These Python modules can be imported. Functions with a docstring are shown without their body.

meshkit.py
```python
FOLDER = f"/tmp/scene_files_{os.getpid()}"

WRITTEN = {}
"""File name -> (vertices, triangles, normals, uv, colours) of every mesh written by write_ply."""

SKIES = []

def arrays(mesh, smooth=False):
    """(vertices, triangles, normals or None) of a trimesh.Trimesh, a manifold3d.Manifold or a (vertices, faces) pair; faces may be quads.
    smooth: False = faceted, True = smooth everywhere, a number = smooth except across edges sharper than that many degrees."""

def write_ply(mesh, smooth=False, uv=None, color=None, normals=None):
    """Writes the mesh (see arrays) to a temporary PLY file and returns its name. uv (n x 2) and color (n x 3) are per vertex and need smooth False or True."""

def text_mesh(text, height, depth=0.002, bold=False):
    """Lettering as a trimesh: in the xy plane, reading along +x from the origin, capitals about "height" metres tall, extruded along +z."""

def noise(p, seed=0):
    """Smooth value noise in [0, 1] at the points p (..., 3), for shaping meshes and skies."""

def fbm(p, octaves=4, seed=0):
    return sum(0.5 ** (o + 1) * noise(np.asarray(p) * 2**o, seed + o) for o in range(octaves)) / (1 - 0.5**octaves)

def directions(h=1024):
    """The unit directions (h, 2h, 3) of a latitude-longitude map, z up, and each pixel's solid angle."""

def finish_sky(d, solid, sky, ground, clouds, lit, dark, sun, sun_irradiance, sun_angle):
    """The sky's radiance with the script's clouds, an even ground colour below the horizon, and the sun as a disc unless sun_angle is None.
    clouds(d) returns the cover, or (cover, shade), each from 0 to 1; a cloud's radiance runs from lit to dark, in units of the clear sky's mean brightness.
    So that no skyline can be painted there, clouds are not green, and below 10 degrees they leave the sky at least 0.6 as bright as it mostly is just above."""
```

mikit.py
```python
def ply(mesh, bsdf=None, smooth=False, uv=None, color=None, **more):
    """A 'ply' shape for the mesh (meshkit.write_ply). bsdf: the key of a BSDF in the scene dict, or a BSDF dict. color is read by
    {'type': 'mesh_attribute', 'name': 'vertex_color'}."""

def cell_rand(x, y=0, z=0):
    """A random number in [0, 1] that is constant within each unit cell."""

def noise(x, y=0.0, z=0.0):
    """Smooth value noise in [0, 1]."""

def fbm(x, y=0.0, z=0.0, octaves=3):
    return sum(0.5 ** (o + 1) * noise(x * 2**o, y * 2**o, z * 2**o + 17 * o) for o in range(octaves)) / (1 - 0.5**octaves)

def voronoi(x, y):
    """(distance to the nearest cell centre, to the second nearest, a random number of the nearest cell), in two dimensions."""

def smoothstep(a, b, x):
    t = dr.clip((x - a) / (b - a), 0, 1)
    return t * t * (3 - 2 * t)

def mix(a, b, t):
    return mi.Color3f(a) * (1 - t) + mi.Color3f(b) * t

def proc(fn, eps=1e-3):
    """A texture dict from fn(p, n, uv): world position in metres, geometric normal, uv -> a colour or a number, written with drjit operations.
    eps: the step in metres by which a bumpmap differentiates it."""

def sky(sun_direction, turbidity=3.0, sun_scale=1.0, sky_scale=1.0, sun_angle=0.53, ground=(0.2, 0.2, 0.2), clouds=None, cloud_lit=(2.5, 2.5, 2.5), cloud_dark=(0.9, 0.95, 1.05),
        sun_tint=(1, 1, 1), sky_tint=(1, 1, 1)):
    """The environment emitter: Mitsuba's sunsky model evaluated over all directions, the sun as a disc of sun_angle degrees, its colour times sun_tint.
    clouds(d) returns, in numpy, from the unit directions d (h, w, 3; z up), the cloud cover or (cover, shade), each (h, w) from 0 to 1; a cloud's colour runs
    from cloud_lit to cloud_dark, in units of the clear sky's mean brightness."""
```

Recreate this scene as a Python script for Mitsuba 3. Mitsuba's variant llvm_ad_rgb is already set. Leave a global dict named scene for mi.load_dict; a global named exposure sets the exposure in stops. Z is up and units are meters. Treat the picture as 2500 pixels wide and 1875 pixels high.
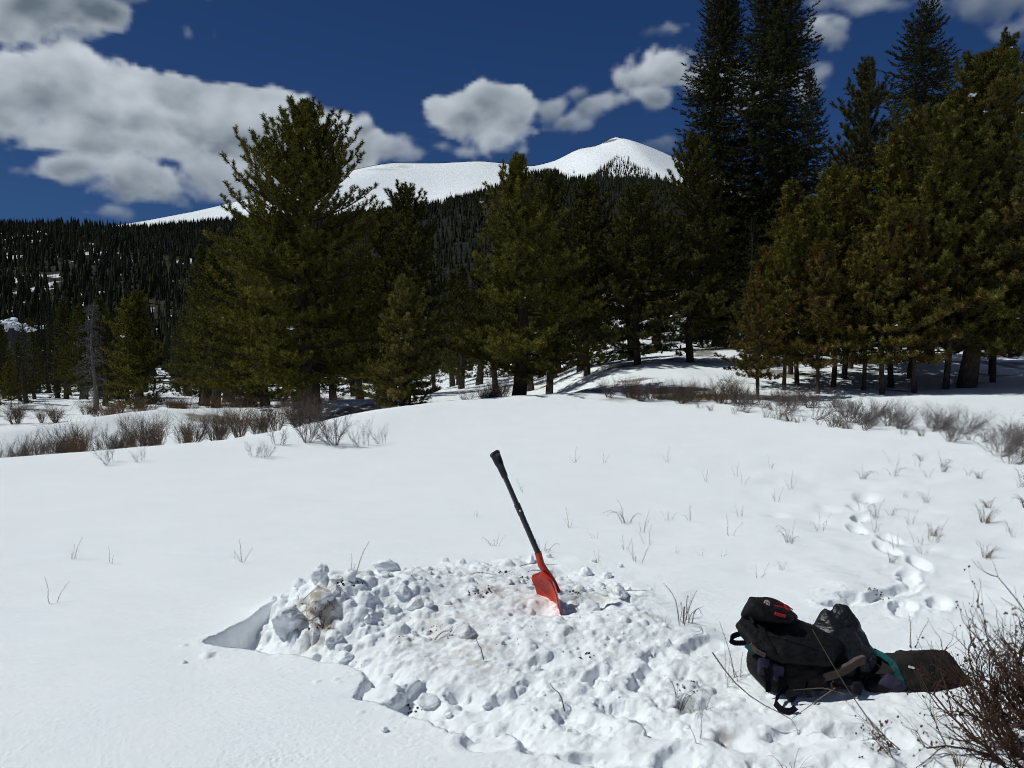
import math
import numpy as np
import trimesh
import manifold3d as m3
import drjit as dr
import mitsuba as mi
import mikit
import meshkit
from scipy.interpolate import RegularGridInterpolator

T = mi.ScalarTransform4f
scene, labels = {}, {}
PI = math.pi

# ------------------------------------------------------------------ camera, sky, exposure
exposure = 1.03
PITCH = math.radians(4.25)
scene['camera'] = {
    'type': 'perspective', 'fov': 65.0, 'near_clip': 0.05, 'far_clip': 60000.0,
    'to_world': T().look_at(origin=[0, 0, 1.6], target=[0, math.cos(PITCH), 1.6 - math.sin(PITCH)], up=[0, 0, 1])}

# cumulus banks: azimuth (degrees right of north = +y), elevation, half sizes, strength
CUMULUS = [
    (np.float64(-33.3), np.float64(12.7), np.float64(4.29), np.float64(3.03), 1), (np.float64(-30.2), np.float64(13.6), np.float64(2.89), np.float64(2.45), 1), (np.float64(-27.3), np.float64(12.4), np.float64(3.82), np.float64(2.96), 1), (np.float64(-24.4), np.float64(12.4), np.float64(3.75), np.float64(2.62), 1), (np.float64(-21.7), np.float64(13.9), np.float64(2.51), np.float64(2.21), 1), (np.float64(-19.5), np.float64(12.3), np.float64(4.31), np.float64(3.0), 1),
    (np.float64(-15.9), np.float64(12.2), np.float64(3.88), np.float64(2.92), 1), (np.float64(-12.9), np.float64(11.8), np.float64(2.77), np.float64(2.08), 1), (np.float64(-10.1), np.float64(11.9), np.float64(1.88), np.float64(1.8), 1), (np.float64(-10.4), np.float64(13.2), np.float64(0.88), np.float64(1.06), 0.8), (np.float64(-7.9), np.float64(11.8), np.float64(1.91), np.float64(1.09), 0.7), (np.float64(-23.7), np.float64(10.5), np.float64(3.53), np.float64(1.69), 1),
    (np.float64(-28.1), np.float64(10.7), np.float64(3.02), np.float64(1.49), 1), (np.float64(-28.4), np.float64(9.2), np.float64(2.51), np.float64(1.15), 0.95), (np.float64(-24.0), np.float64(9.0), np.float64(3.52), np.float64(1.43), 0.95), (np.float64(-19.5), np.float64(9.4), np.float64(4.03), np.float64(1.47), 0.9), (np.float64(-15.4), np.float64(9.6), np.float64(3.62), np.float64(1.2), 0.8), (np.float64(-6.2), np.float64(11.6), np.float64(1.28), np.float64(0.61), 0.55),
    (np.float64(-3.4), np.float64(14.2), np.float64(2.73), np.float64(2.22), 1), (np.float64(-1.0), np.float64(14.5), np.float64(2.58), np.float64(2.22), 1), (np.float64(-2.3), np.float64(15.2), np.float64(2.25), np.float64(1.47), 1), (np.float64(-0.5), np.float64(12.4), np.float64(1.78), np.float64(1.15), 0.85), (np.float64(0.1), np.float64(13.9), np.float64(1.61), np.float64(1.34), 0.8), (np.float64(-4.7), np.float64(12.1), np.float64(1.13), np.float64(0.48), 0.5),
    (np.float64(-2.8), np.float64(11.8), np.float64(1.29), np.float64(0.49), 0.5), (np.float64(2.9), np.float64(14.6), np.float64(1.22), np.float64(0.94), 0.6), (np.float64(4.3), np.float64(13.9), np.float64(1.09), np.float64(0.71), 0.5), (np.float64(6.4), np.float64(14.7), np.float64(1.53), np.float64(1.0), 0.6), (np.float64(5.4), np.float64(13.4), np.float64(1.35), np.float64(0.66), 0.4), (np.float64(4.8), np.float64(15.8), np.float64(0.7), np.float64(0.58), 0.45),
    (np.float64(7.5), np.float64(15.1), np.float64(0.95), np.float64(0.52), 0.5), (np.float64(9.4), np.float64(16.6), np.float64(2.19), np.float64(0.91), 0.85), (np.float64(11.2), np.float64(16.8), np.float64(2.32), np.float64(1.41), 1), (np.float64(10.0), np.float64(15.3), np.float64(1.56), np.float64(0.98), 0.8), (np.float64(13.4), np.float64(16.1), np.float64(1.83), np.float64(1.41), 0.9), (np.float64(15.5), np.float64(14.6), np.float64(1.5), np.float64(1.14), 0.8),
    (np.float64(10.9), np.float64(19.1), np.float64(1.7), np.float64(0.49), 0.35), (np.float64(10.5), np.float64(12.0), np.float64(0.88), np.float64(0.66), 0.35), (np.float64(-30.8), np.float64(18.2), np.float64(4.72), np.float64(1.45), 1), (np.float64(-33.1), np.float64(17.1), np.float64(3.6), np.float64(1.68), 1), (np.float64(-26.8), np.float64(18.9), np.float64(2.29), np.float64(1.0), 0.9), (np.float64(-24.7), np.float64(19.7), np.float64(1.84), np.float64(0.75), 0.7),
    (np.float64(-21.5), np.float64(20.6), np.float64(1.66), np.float64(0.76), 0.7), (np.float64(20.4), np.float64(18.1), np.float64(1.63), np.float64(0.95), 0.7), (np.float64(19.0), np.float64(18.0), np.float64(1.15), np.float64(0.43), 0.6), (np.float64(21.2), np.float64(18.4), np.float64(0.95), np.float64(0.79), 0.7), (np.float64(19.5), np.float64(15.8), np.float64(1.09), np.float64(0.88), 0.45), (np.float64(19.5), np.float64(14.5), np.float64(0.92), np.float64(1.06), 0.5),
    (np.float64(17.3), np.float64(15.6), np.float64(1.76), np.float64(1.12), 0.7), (np.float64(25.2), np.float64(19.7), np.float64(4.18), np.float64(0.75), 0.5), (np.float64(29.5), np.float64(18.4), np.float64(3.63), np.float64(0.98), 0.45), (np.float64(22.0), np.float64(19.9), np.float64(1.92), np.float64(0.56), 0.4), (np.float64(23.9), np.float64(19.1), np.float64(2.67), np.float64(0.71), 0.4), (np.float64(31.5), np.float64(16.9), np.float64(1.87), np.float64(0.73), 0.3),
    (np.float64(-20.1), np.float64(18.4), np.float64(0.4), np.float64(0.53), 0.3), (np.float64(-21.7), np.float64(18.4), np.float64(0.44), np.float64(0.42), 0.2), (np.float64(-26.2), np.float64(6.6), np.float64(1.0), np.float64(0.43), 0.4), (np.float64(-31.4), np.float64(9.1), np.float64(0.71), np.float64(0.37), 0.4),
    (44, 14, 8, 4, 1), (58, 18, 9, 5, 1), (75, 13, 9, 4, 1), (95, 20, 10, 5, 1), (118, 15, 9, 4, 1), (140, 24, 11, 6, 1),
    (165, 14, 10, 4, 1), (190, 20, 10, 5, 1), (215, 15, 9, 4, 1), (238, 24, 9, 5, 1), (262, 14, 10, 4, 1), (285, 20, 8, 4, 1),
    (300, 13, 7, 4, 1), (315, 17, 8, 5, 1), (-52, 13, 7, 4, 1), (10, 34, 9, 5, 1), (-40, 38, 10, 6, 1), (60, 40, 12, 6, 1),
    (110, 45, 12, 7, 1), (200, 50, 14, 7, 1), (260, 42, 12, 6, 1), (150, 62, 16, 8, 1)]


def clouds(d):
    az = np.degrees(np.arctan2(d[..., 0], d[..., 1]))
    el = np.degrees(np.arcsin(np.clip(d[..., 2], -1, 1)))
    q = np.stack([d[..., 0], d[..., 1], d[..., 2] * 1.15], -1)
    warp = np.stack([meshkit.fbm(q * 9 + 31, 3, 2), meshkit.fbm(q * 9 + 57, 3, 3), meshkit.fbm(q * 9 + 83, 3, 4)], -1) - 0.5
    q = q + 0.05 * warp
    azw, elw = az + 3.2 * warp[..., 0], el + 2.4 * warp[..., 2]
    big = meshkit.fbm(q * 14 + 3.1, 6, 5) - 0.5
    fine = meshkit.fbm(q * 48 + 7.7, 5, 9) - 0.5
    puff = np.abs(meshkit.fbm(q * 26 + 1.7, 4, 15) - 0.5) * 2            # billowed edge of a cumulus top
    body = np.full(az.shape, -2.0)
    under = np.zeros(az.shape)
    thin = np.zeros(az.shape)
    for a, e, w, h, s in CUMULUS:
        da = (azw - a + 180) % 360 - 180
        dx, dy = da / w, (elw - e) / h
        r = 1 - np.sqrt(dx * dx + np.where(dy < 0, 1.2, 1.0) * dy * dy)
        k = 0.35
        hh = np.clip(0.5 + 0.5 * (r - body) / k, 0, 1)
        under = under * (1 - hh) + np.clip(0.5 - 0.6 * dy, 0, 1) * hh
        thin = thin * (1 - hh) + (1 - s) * hh
        body = body * (1 - hh) + r * hh + k * hh * (1 - hh)
    ragged = 0.25 + under                                              # undersides fray, tops stay firm
    dens = body + (1.35 + thin) * big + (1.0 * ragged + 2.6 * thin) * fine - 0.5 * (puff - 0.25)
    cover = np.clip((dens + 0.10) / (0.20 + 0.35 * under + 1.5 * thin), 0, 1)
    cover = cover * cover * (3 - 2 * cover) * (0.97 - 0.75 * thin)
    depth = np.clip((dens - 0.05) / 0.85, 0, 1)
    relief = meshkit.fbm((q + np.array([0.012, 0.0, -0.014])) * 14 + 3.1, 6, 5) - 0.5 - big
    sh = 0.06 + 1.05 * np.sqrt(depth) * (0.18 + 0.82 * under) + 1.5 * relief + 0.5 * (meshkit.fbm(q * 9 + 5, 4, 21) - 0.5) + 0.3 * (puff - 0.3) * (1 - depth)
    sh = sh + 0.55 * np.clip((el - 17.6) / 3, 0, 1) * np.clip(-(az + 18) / 4, 0, 1)
    return cover, np.clip(sh, 0, 1)


SUN = (-0.63, 0.03, 0.78)
scene['sky'] = mikit.sky(SUN, turbidity=2.2, sun_scale=1.0, sky_scale=0.8, clouds=clouds, cloud_lit=(10.2, 11.2, 12.2), cloud_dark=(2.2, 2.9, 3.6),
                         sky_tint=(0.19, 0.33, 0.575), ground=(0.08, 0.08, 0.08), sun_tint=(0.93, 1.165, 1.475))


# ------------------------------------------------------------------ helpers
def lab(key, label=None, cat=None, group=None, kind=None):
    d = {}
    if label: d['label'] = label
    if cat: d['category'] = cat
    if group: d['group'] = group
    if kind: d['kind'] = kind
    labels[key] = d


COUNT = {}


def numbered(name):
    n = COUNT.get(name, 0)
    COUNT[name] = n + 1
    return name if n == 0 else f'{name}_{n:03d}'


def part(parent, name):
    return numbered(parent + '__' + name)


def sstep(a, b, x):
    t = np.clip((np.asarray(x, float) - a) / (b - a), 0, 1)
    return t * t * (3 - 2 * t)


def tubes(P0, P1, R0, R1, sides=3):
    """One tapered tube per segment."""
    P0, P1 = np.atleast_2d(P0).astype(float), np.atleast_2d(P1).astype(float)
    n = len(P0)
    R0, R1 = np.broadcast_to(R0, n), np.broadcast_to(R1, n)
    t = P1 - P0
    t = t / (np.linalg.norm(t, axis=1, keepdims=True) + 1e-12)
    ref = np.where(np.abs(t[:, 2:3]) < 0.9, [[0, 0, 1.0]], [[1.0, 0, 0]])
    a = np.cross(t, ref); a /= np.linalg.norm(a, axis=1, keepdims=True) + 1e-12
    b = np.cross(t, a)
    ang = np.arange(sides) * 2 * PI / sides
    ring = np.cos(ang)[None, :, None] * a[:, None] + np.sin(ang)[None, :, None] * b[:, None]
    v = np.concatenate([P0[:, None] + ring * R0[:, None, None], P1[:, None] + ring * R1[:, None, None]], 1)
    i = np.arange(sides); j = (i + 1) % sides
    f = np.concatenate([np.stack([i, j, j + sides], 1), np.stack([i, j + sides, i + sides], 1)])
    f = (f[None] + (np.arange(n) * 2 * sides)[:, None, None]).reshape(-1, 3)
    return v.reshape(-1, 3), f


def merge(*vf):
    vs, fs, at = [], [], 0
    for v, f in vf:
        vs.append(v); fs.append(np.asarray(f) + at); at += len(v)
    return np.vstack(vs), np.vstack(fs)


def pathtube(points, radii, sides=8, cap=True):
    """One connected tube along a polyline."""
    p = np.asarray(points, float)
    r = np.broadcast_to(radii, len(p))
    t = np.gradient(p, axis=0); t /= np.linalg.norm(t, axis=1, keepdims=True) + 1e-12
    a = np.cross(t[0], [0.13, 0.2, 0.97] if abs(t[0][2]) < 0.9 else [1, 0, 0.1]); a /= np.linalg.norm(a)
    rings = []
    ang = np.arange(sides) * 2 * PI / sides
    for k in range(len(p)):
        a = a - t[k] * (a @ t[k]); a /= np.linalg.norm(a) + 1e-12
        b = np.cross(t[k], a)
        rings.append(p[k] + r[k] * (np.cos(ang)[:, None] * a + np.sin(ang)[:, None] * b))
    v = np.vstack(rings)
    k, i = np.meshgrid(np.arange(len(p) - 1), np.arange(sides), indexing='ij')
    j = (i + 1) % sides
    q = np.stack([k * sides + i, k * sides + j, (k + 1) * sides + j, (k + 1) * sides + i], -1).reshape(-1, 4)
    f = np.vstack([q[:, [0, 1, 2]], q[:, [0, 2, 3]]])
    if cap:
        n = len(v)
        v = np.vstack([v, p[0], p[-1]])
        i = np.arange(sides); j = (i + 1) % sides
        e = (len(p) - 1) * sides
        f = np.vstack([f, np.stack([j, i, i * 0 + n], 1), np.stack([e + i, e + j, i * 0 + n + 1], 1)])
    return v, f


def unit(v):
    return v / (np.linalg.norm(v, axis=-1, keepdims=True) + 1e-12)


def diffuse(c):
    return {'type': 'twosided', 'bsdf': {'type': 'diffuse', 'reflectance': {'type': 'rgb', 'value': list(c)}}}


VCOL = {'type': 'mesh_attribute', 'name': 'vertex_color'}
scene['needle_bsdf'] = {'type': 'twosided', 'bsdf': {'type': 'diffuse', 'reflectance': VCOL}}


def bark_color(p, n, uv):
    g = mikit.fbm(p.x * 40, p.y * 40, p.z * 9, 3)
    return mikit.mix((0.030, 0.022, 0.017), (0.13, 0.105, 0.085), g * g * 1.3)


scene['bark_bsdf'] = {'type': 'twosided', 'bsdf': {'type': 'diffuse', 'reflectance': mikit.proc(bark_color)}}
scene['branch_bsdf'] = diffuse((0.05, 0.04, 0.032))
scene['dead_wood_bsdf'] = diffuse((0.15, 0.14, 0.135))


# ------------------------------------------------------------------ ground: one sheet of snow
def grow(a, h, n, rate):
    out = [a]
    for _ in range(n):
        h *= rate
        out.append(out[-1] + h)
    return out


xr = np.arange(-1.85, 2.5, 0.0095)
xs = np.concatenate([-np.array(grow(1.85, .0095, 190, 1.0485)[1:])[::-1], xr, np.array(grow(xr[-1], .0095, 190, 1.0485)[1:])])
yr = np.arange(2.55, 5.6, 0.0095)
ys = np.concatenate([[-400, -60, -12, -3, 0, 1.2, 1.9, 2.3], yr, np.array(grow(yr[-1], .0095, 225, 1.0305)[1:]), ])
ys = np.concatenate([ys, [ys[-1] * 1.15, 700, 2000, 6000]]) if ys[-1] < 600 else ys
GX, GY = np.meshgrid(xs, ys, indexing='ij')

CREST = np.array([(-14, 6.0), (-9.5, 8.2), (-6.24, 9.9), (-4.3, 11.3), (-3.34, 13.3), (-2.9, 15.3), (-1.97, 16.6), (-.06, 17.9), (1.9, 19.2), (4.0, 20.5)])
DIG = np.array([(-1.55, 3.94), (-1.39, 4.3), (-1.18, 4.8), (-.73, 5.08), (-.33, 5.33), (.14, 5.36), (.56, 4.92), (.8, 4.62), (.85, 3.93), (.97, 3.61), (.98, 3.21), (.71, 3.02), (.25, 2.88),
                (-.1, 2.99), (-.26, 3.04), (-.43, 3.16), (-.67, 3.35), (-.67, 3.58), (-1.04, 3.76), (-1.43, 3.86)])


def line_distance(x, y, pts, closed):
    """Distance to a polyline, and which side (positive = left of it, or inside when closed counterclockwise)."""
    best, side = np.full(x.shape, 1e9), np.zeros(x.shape)
    inside = np.zeros(x.shape, bool)
    P = list(pts) + ([pts[0]] if closed else [])
    for (ax, ay), (bx, by) in zip(P[:-1], P[1:]):
        ex, ey = bx - ax, by - ay
        t = np.clip(((x - ax) * ex + (y - ay) * ey) / (ex * ex + ey * ey), 0, 1)
        d = np.hypot(x - ax - t * ex, y - ay - t * ey)
        s = ex * (y - ay) - ey * (x - ax)
        side = np.where(d < best - 1e-9, np.sign(s), side)
        best = np.minimum(best, d)
        if closed:
            inside ^= ((ay > y) != (by > y)) & (x < (bx - ax) * (y - ay) / (by - ay + 1e-12) + ax)
    return np.where(inside, best, -best) if closed else best * side


def fb(x, y, s, octaves=4, seed=0):
    return meshkit.fbm(np.stack([x * s, y * s, np.full(np.shape(x), 0.37 + seed)], -1), octaves, seed) - 0.5


def base_height(x, y):
    c = line_distance(x, y, CREST, False)                      # positive beyond the crest
    fade = 1 - sstep(0.5, 3.2, x)
    z = -0.55 * sstep(-0.9, 2.6, c) * fade
    z = z + 0.05 * np.exp(-((c + 1.0) / 0.9) ** 2) * fade
    yy = np.minimum(np.maximum(y - 17, 0), 70)
    slope = np.interp(x, [-12, -4, 2, 4.5, 9, 20], [-0.065, -0.05, 0.0, 0.035, 0.07, 0.08])
    z = z + slope * yy
    far = sstep(14, 22, y)
    z = z + far * (1.0 * fb(x, y, .16, 3, 3) * np.clip(.4 - x * .04, .25, .8) + 0.35 * fb(x, y, .55, 3, 5))
    # bank behind the gully on the left
    z = z + 0.30 * np.exp(-((c - 5.0 - 1.0 * np.sin(x * .7)) / 1.1) ** 2) * fade * sstep(-1.5, -4, x)
    # smooth shoulder of snow on the right, in front of the pines
    z = z + 0.16 * np.exp(-((y - 15.6 - .25 * (x - 7)) / 1.3) ** 2) * sstep(5.5, 8.5, x)
    # smooth snow tongue in the middle distance
    z = z + 0.22 * np.exp(-(((x - 4.2) / 2.6) ** 2 + ((y - 24) / 3.0) ** 2))
    # wind-smoothed surface of the field
    z = z + 0.05 * fb(x, y * 2.0, .55, 3, 11) + 0.032 * fb(x + .4 * y, y * 3, 1.6, 3, 12)
    z = z + sstep(0.6, 2.6, x) * sstep(13, 9, y) * (0.075 * fb(x, y * 1.5, 1.5, 4, 14))
    return z


rng = np.random.default_rng(11)
Z = base_height(GX, GY)
near = (GY < 9) & (GX > -2.5) & (GX < 6) & (GY > 1.5)
iy1 = np.searchsorted(ys, 9.0)
ix0, ix1 = np.searchsorted(xs, -2.6), np.searchsorted(xs, 6.0)
sub = (slice(ix0, ix1), slice(6, iy1))
X, Y, z = GX[sub], GY[sub], Z[sub].copy()
edge_wobble = 0.05 * fb(X, Y, 6, 4, 40) * 2
dig = line_distance(X, Y, DIG, True) + edge_wobble
inner = sstep(0.0, 0.05, dig)
# dug floor: deepest in the left corner and along the near edge; elsewhere filled up with thrown snow
near_edge = np.exp(-(np.minimum(np.abs(line_distance(X, Y, np.array([(-1.5, 3.9), (-1.04, 3.76), (-.67, 3.45), (-.43, 3.16), (-.1, 2.99)]), False)), 9) / .24) ** 2)
floor_depth = .15 * np.exp(-(((X + 1.42) / .34) ** 2 + ((Y - 4.05) / .42) ** 2)) + .10 * near_edge
z -= inner * floor_depth


def mound(cx, cy, rx, ry, h, a=0.0):
    dx, dy = X - cx, Y - cy
    u, v = dx * math.cos(a) + dy * math.sin(a), -dx * math.sin(a) + dy * math.cos(a)
    return h * np.exp(-((u / rx) ** 2 + (v / ry) ** 2))


z += mound(-1.06, 4.25, .26, .26, .17) + mound(-.72, 4.45, .35, .3, .12) + mound(.05, 4.42, .6, .36, .07) + mound(-.4, 4.75, .5, .3, .07) + mound(.3, 4.05, .5, .3, .05)
z += mound(-.15, 3.75, .6, .3, .06)
z -= mound(.42, 4.40, .10, .09, .05) + mound(.26, 4.20, .22, .14, .05)
zone = sstep(-0.10, 0.12, dig)
z += zone * (0.10 * fb(X, Y, 3.2, 5, 50) + 0.06 * fb(X, Y, 9, 5, 51) + .022 * np.abs(fb(X, Y, 24, 3, 52)))
# trodden snow: lower right and along the track to the right
tread = np.exp(-np.clip(-dig, 0, 9) / .28) * sstep(-.3, .5, X)
tread = np.maximum(tread, sstep(.45, .95, X) * sstep(3.9, 3.3, Y))
tread = np.maximum(tread, sstep(.1, .5, X + (3.2 - Y) * .9) * sstep(3.3, 3.0, Y))
tread = np.maximum(tread, .8 * np.exp(-(((X - 2.2) / .55) ** 2 + ((Y - 4.65) / .3) ** 2)))
tread = np.maximum(tread, .55 * sstep(1.3, 2.6, X) * sstep(6.2, 4.8, Y))
z += np.clip(tread, 0, 1) * (0.050 * fb(X, Y, 3.0, 4, 60) + 0.036 * fb(X, Y, 9, 4, 61) + .012 * np.abs(fb(X, Y, 26, 3, 62)))


def stamp(cx, cy, r, fn):
    i0, i1 = np.searchsorted(X[:, 0], [cx - r, cx + r])
    j0, j1 = np.searchsorted(Y[0], [cy - r, cy + r])
    if i1 - i0 < 2 or j1 - j0 < 2:
        return
    s = (slice(i0, i1), slice(j0, j1))
    z[s] = fn(X[s] - cx, Y[s] - cy, z[s])


def footprint(cx, cy, a, depth, L=.17, W=.075):
    wob = rng.uniform(0, 9)

    def fn(dx, dy, h):
        u, v = dx * math.cos(a) + dy * math.sin(a), -dx * math.sin(a) + dy * math.cos(a)
        r = np.sqrt((u / L) ** 2 + (v / W) ** 2) + .5 * fb(dx + wob, dy, 9, 3, 70)
        floor = np.median(h) - depth
        k = sstep(1.05, .60, r + .9 * fb(dx + wob, dy, 13, 4, 72))
        return h * (1 - k * .85) + (floor + .030 * fb(dx + wob, dy, 16, 4, 71) + .03 * (u / L)) * k * .85 + .004 * np.exp(-((r - 1.18) / .16) ** 2)
    stamp(cx, cy, max(L, W) * 1.6, fn)


for cx, cy, a, dp in [(-.08, 2.96, .1, .05), (.27, 3.13, -.4, .07), (.50, 3.20, -.75, .08), (-.01, 3.29, .5, .07), (.66, 3.06, -.5, .06), (.4, 3.51, .9, .07), (.74, 3.27, .3, .08), (.16, 2.93, .15, .06),
                      (.86, 2.98, .6, .06), (.34, 2.84, .1, .06), (1.10, 3.02, .2, .05), (1.38, 3.0, -.3, .05), (.95, 2.82, -.2, .06), (1.2, 2.78, .5, .05), (.62, 3.52, 1.2, .06), (.75, 3.75, .5, .06),
                      (.55, 2.84, .9, .06), (1.45, 2.72, 1.1, .05), (-.2, 3.35, -.6, .05), (.2, 3.62, .3, .05), (.98, 3.9, .7, .05), (.08, 3.45, 1.4, .06)]:
    footprint(cx + rng.normal(0, .03), cy + rng.normal(0, .02), a + rng.normal(0, .2), dp * rng.uniform(.35, .8), .17 * rng.uniform(.75, 1.1), .075 * rng.uniform(.8, 1.15))
TRACK = [(3.27, 7.34, 1.4), (3.02, 6.95, 1.0), (2.88, 6.54, 1.3), (2.70, 6.2, 1.2), (2.80, 5.89, 1.4), (2.66, 5.59, 1.2), (2.72, 5.26, 1.5), (2.52, 5.0, 1.0), (2.36, 4.75, .7), (2.22, 4.66, .3), (2.05, 4.58, .2),
         (1.92, 4.5, .4), (2.45, 4.5, 1.0), (2.2, 4.42, 1.3)]
for cx, cy, a in TRACK:
    footprint(cx, cy, a + rng.normal(0, .3), rng.uniform(.035, .065) if cy < 7 else .05, .17 if cy < 7 else .22, .065 if cy < 7 else .09)
for k in range(70):                                            # soft dimples of old tracks on the right
    cx, cy = rng.uniform(1.0, 5.5), rng.uniform(2.7, 8.5)
    if cx < cy * .30 and cy > 4.2:
        continue
    dp, rr = rng.uniform(.008, .03), rng.uniform(.05, .14)
    stamp(cx, cy, rr * 2.5, lambda dx, dy, h: h - dp * np.exp(-(dx * dx + dy * dy) / rr ** 2))


def lump(cx, cy, r, up):
    wob = rng.uniform(0, 9)

    def fn(dx, dy, h):
        q = np.sqrt(dx * dx + dy * dy) / r + .8 * fb(dx + wob, dy + wob, .9 / r, 2, 80)
        top = np.median(h) - r * .35 + r * up * np.sqrt(np.clip(1 - q * q, 0, 1))
        return np.where(q < 1, np.maximum(h, top), h)
    stamp(cx, cy, r * 1.5, fn)


n_l = 0
while n_l < 1500:
    cx, cy = rng.uniform(-1.5, 1.3), rng.uniform(2.75, 5.35)
    i, j = np.searchsorted(X[:, 0], cx), np.searchsorted(Y[0], cy)
    if zone[min(i, len(X) - 1), min(j, Y.shape[1] - 1)] < .9:
        continue
    pile = float(np.exp(-(((cx + .95) / .45) ** 2 + ((cy - 4.25) / .5) ** 2)))
    r = float(np.clip(rng.lognormal(-4.25 + .65 * pile, .5), .009, .07))
    lump(cx, cy, r, rng.uniform(.5, .95) + .3 * pile)
    n_l += 1
for k in range(520):                                           # crumbs kicked up where the snow is trodden
    lump(rng.uniform(-.1, 1.7), rng.uniform(2.7, 3.9), float(np.clip(rng.lognormal(-4.5, .45), .006, .03)), rng.uniform(.4, .9))
for k in range(260):                                           # spill around the hole and along the track
    t = rng.random()
    if t < .6:
        a = rng.uniform(0, 2 * PI); p = DIG[rng.integers(len(DIG))] + rng.normal(0, .12, 2)
    else:
        p = np.array(TRACK[rng.integers(4, len(TRACK))][:2]) + rng.normal(0, .13, 2)
    lump(p[0], p[1], float(np.clip(rng.lognormal(-4.3, .45), .006, .035)), rng.uniform(.5, .9))
Z[sub] = z
H_at = RegularGridInterpolator((xs, ys), Z, bounds_error=False, fill_value=0.0)


def ground(x, y):
    return float(H_at((x, y)))


nx, ny = len(xs), len(ys)
I, J = np.meshgrid(np.arange(nx - 1), np.arange(ny - 1), indexing='ij')
quad = np.stack([I * ny + J, (I + 1) * ny + J, (I + 1) * ny + J + 1, I * ny + J + 1], -1).reshape(-1, 4)
gm = (np.stack([GX, GY, Z], -1).reshape(-1, 3), quad)

STAINS = [(-1.05, 4.13, .13, .9), (-.98, 4.02, .10, 1.0), (-.88, 4.42, .10, .8), (-.62, 4.72, .07, .7), (-.3, 4.2, .3, .35), (.1, 4.4, .25, .3), (.0, 4.75, .3, .3), (-.15, 4.42, .07, .9),
          (.55, 4.55, .10, .7), (.38, 4.42, .12, .55), (-.5, 3.9, .25, .35), (-.22, 3.75, .2, .4), (-.1, 3.6, .18, .4), (.5, 3.75, .1, .45), (.75, 3.45, .12, .4), (.83, 3.05, .05, .7), (.3, 3.95, .1, .4), (-1.33, 4.2, .05, .7),
          (.66, 4.52, .05, .7), (.78, 4.22, .05, .9)]


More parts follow.
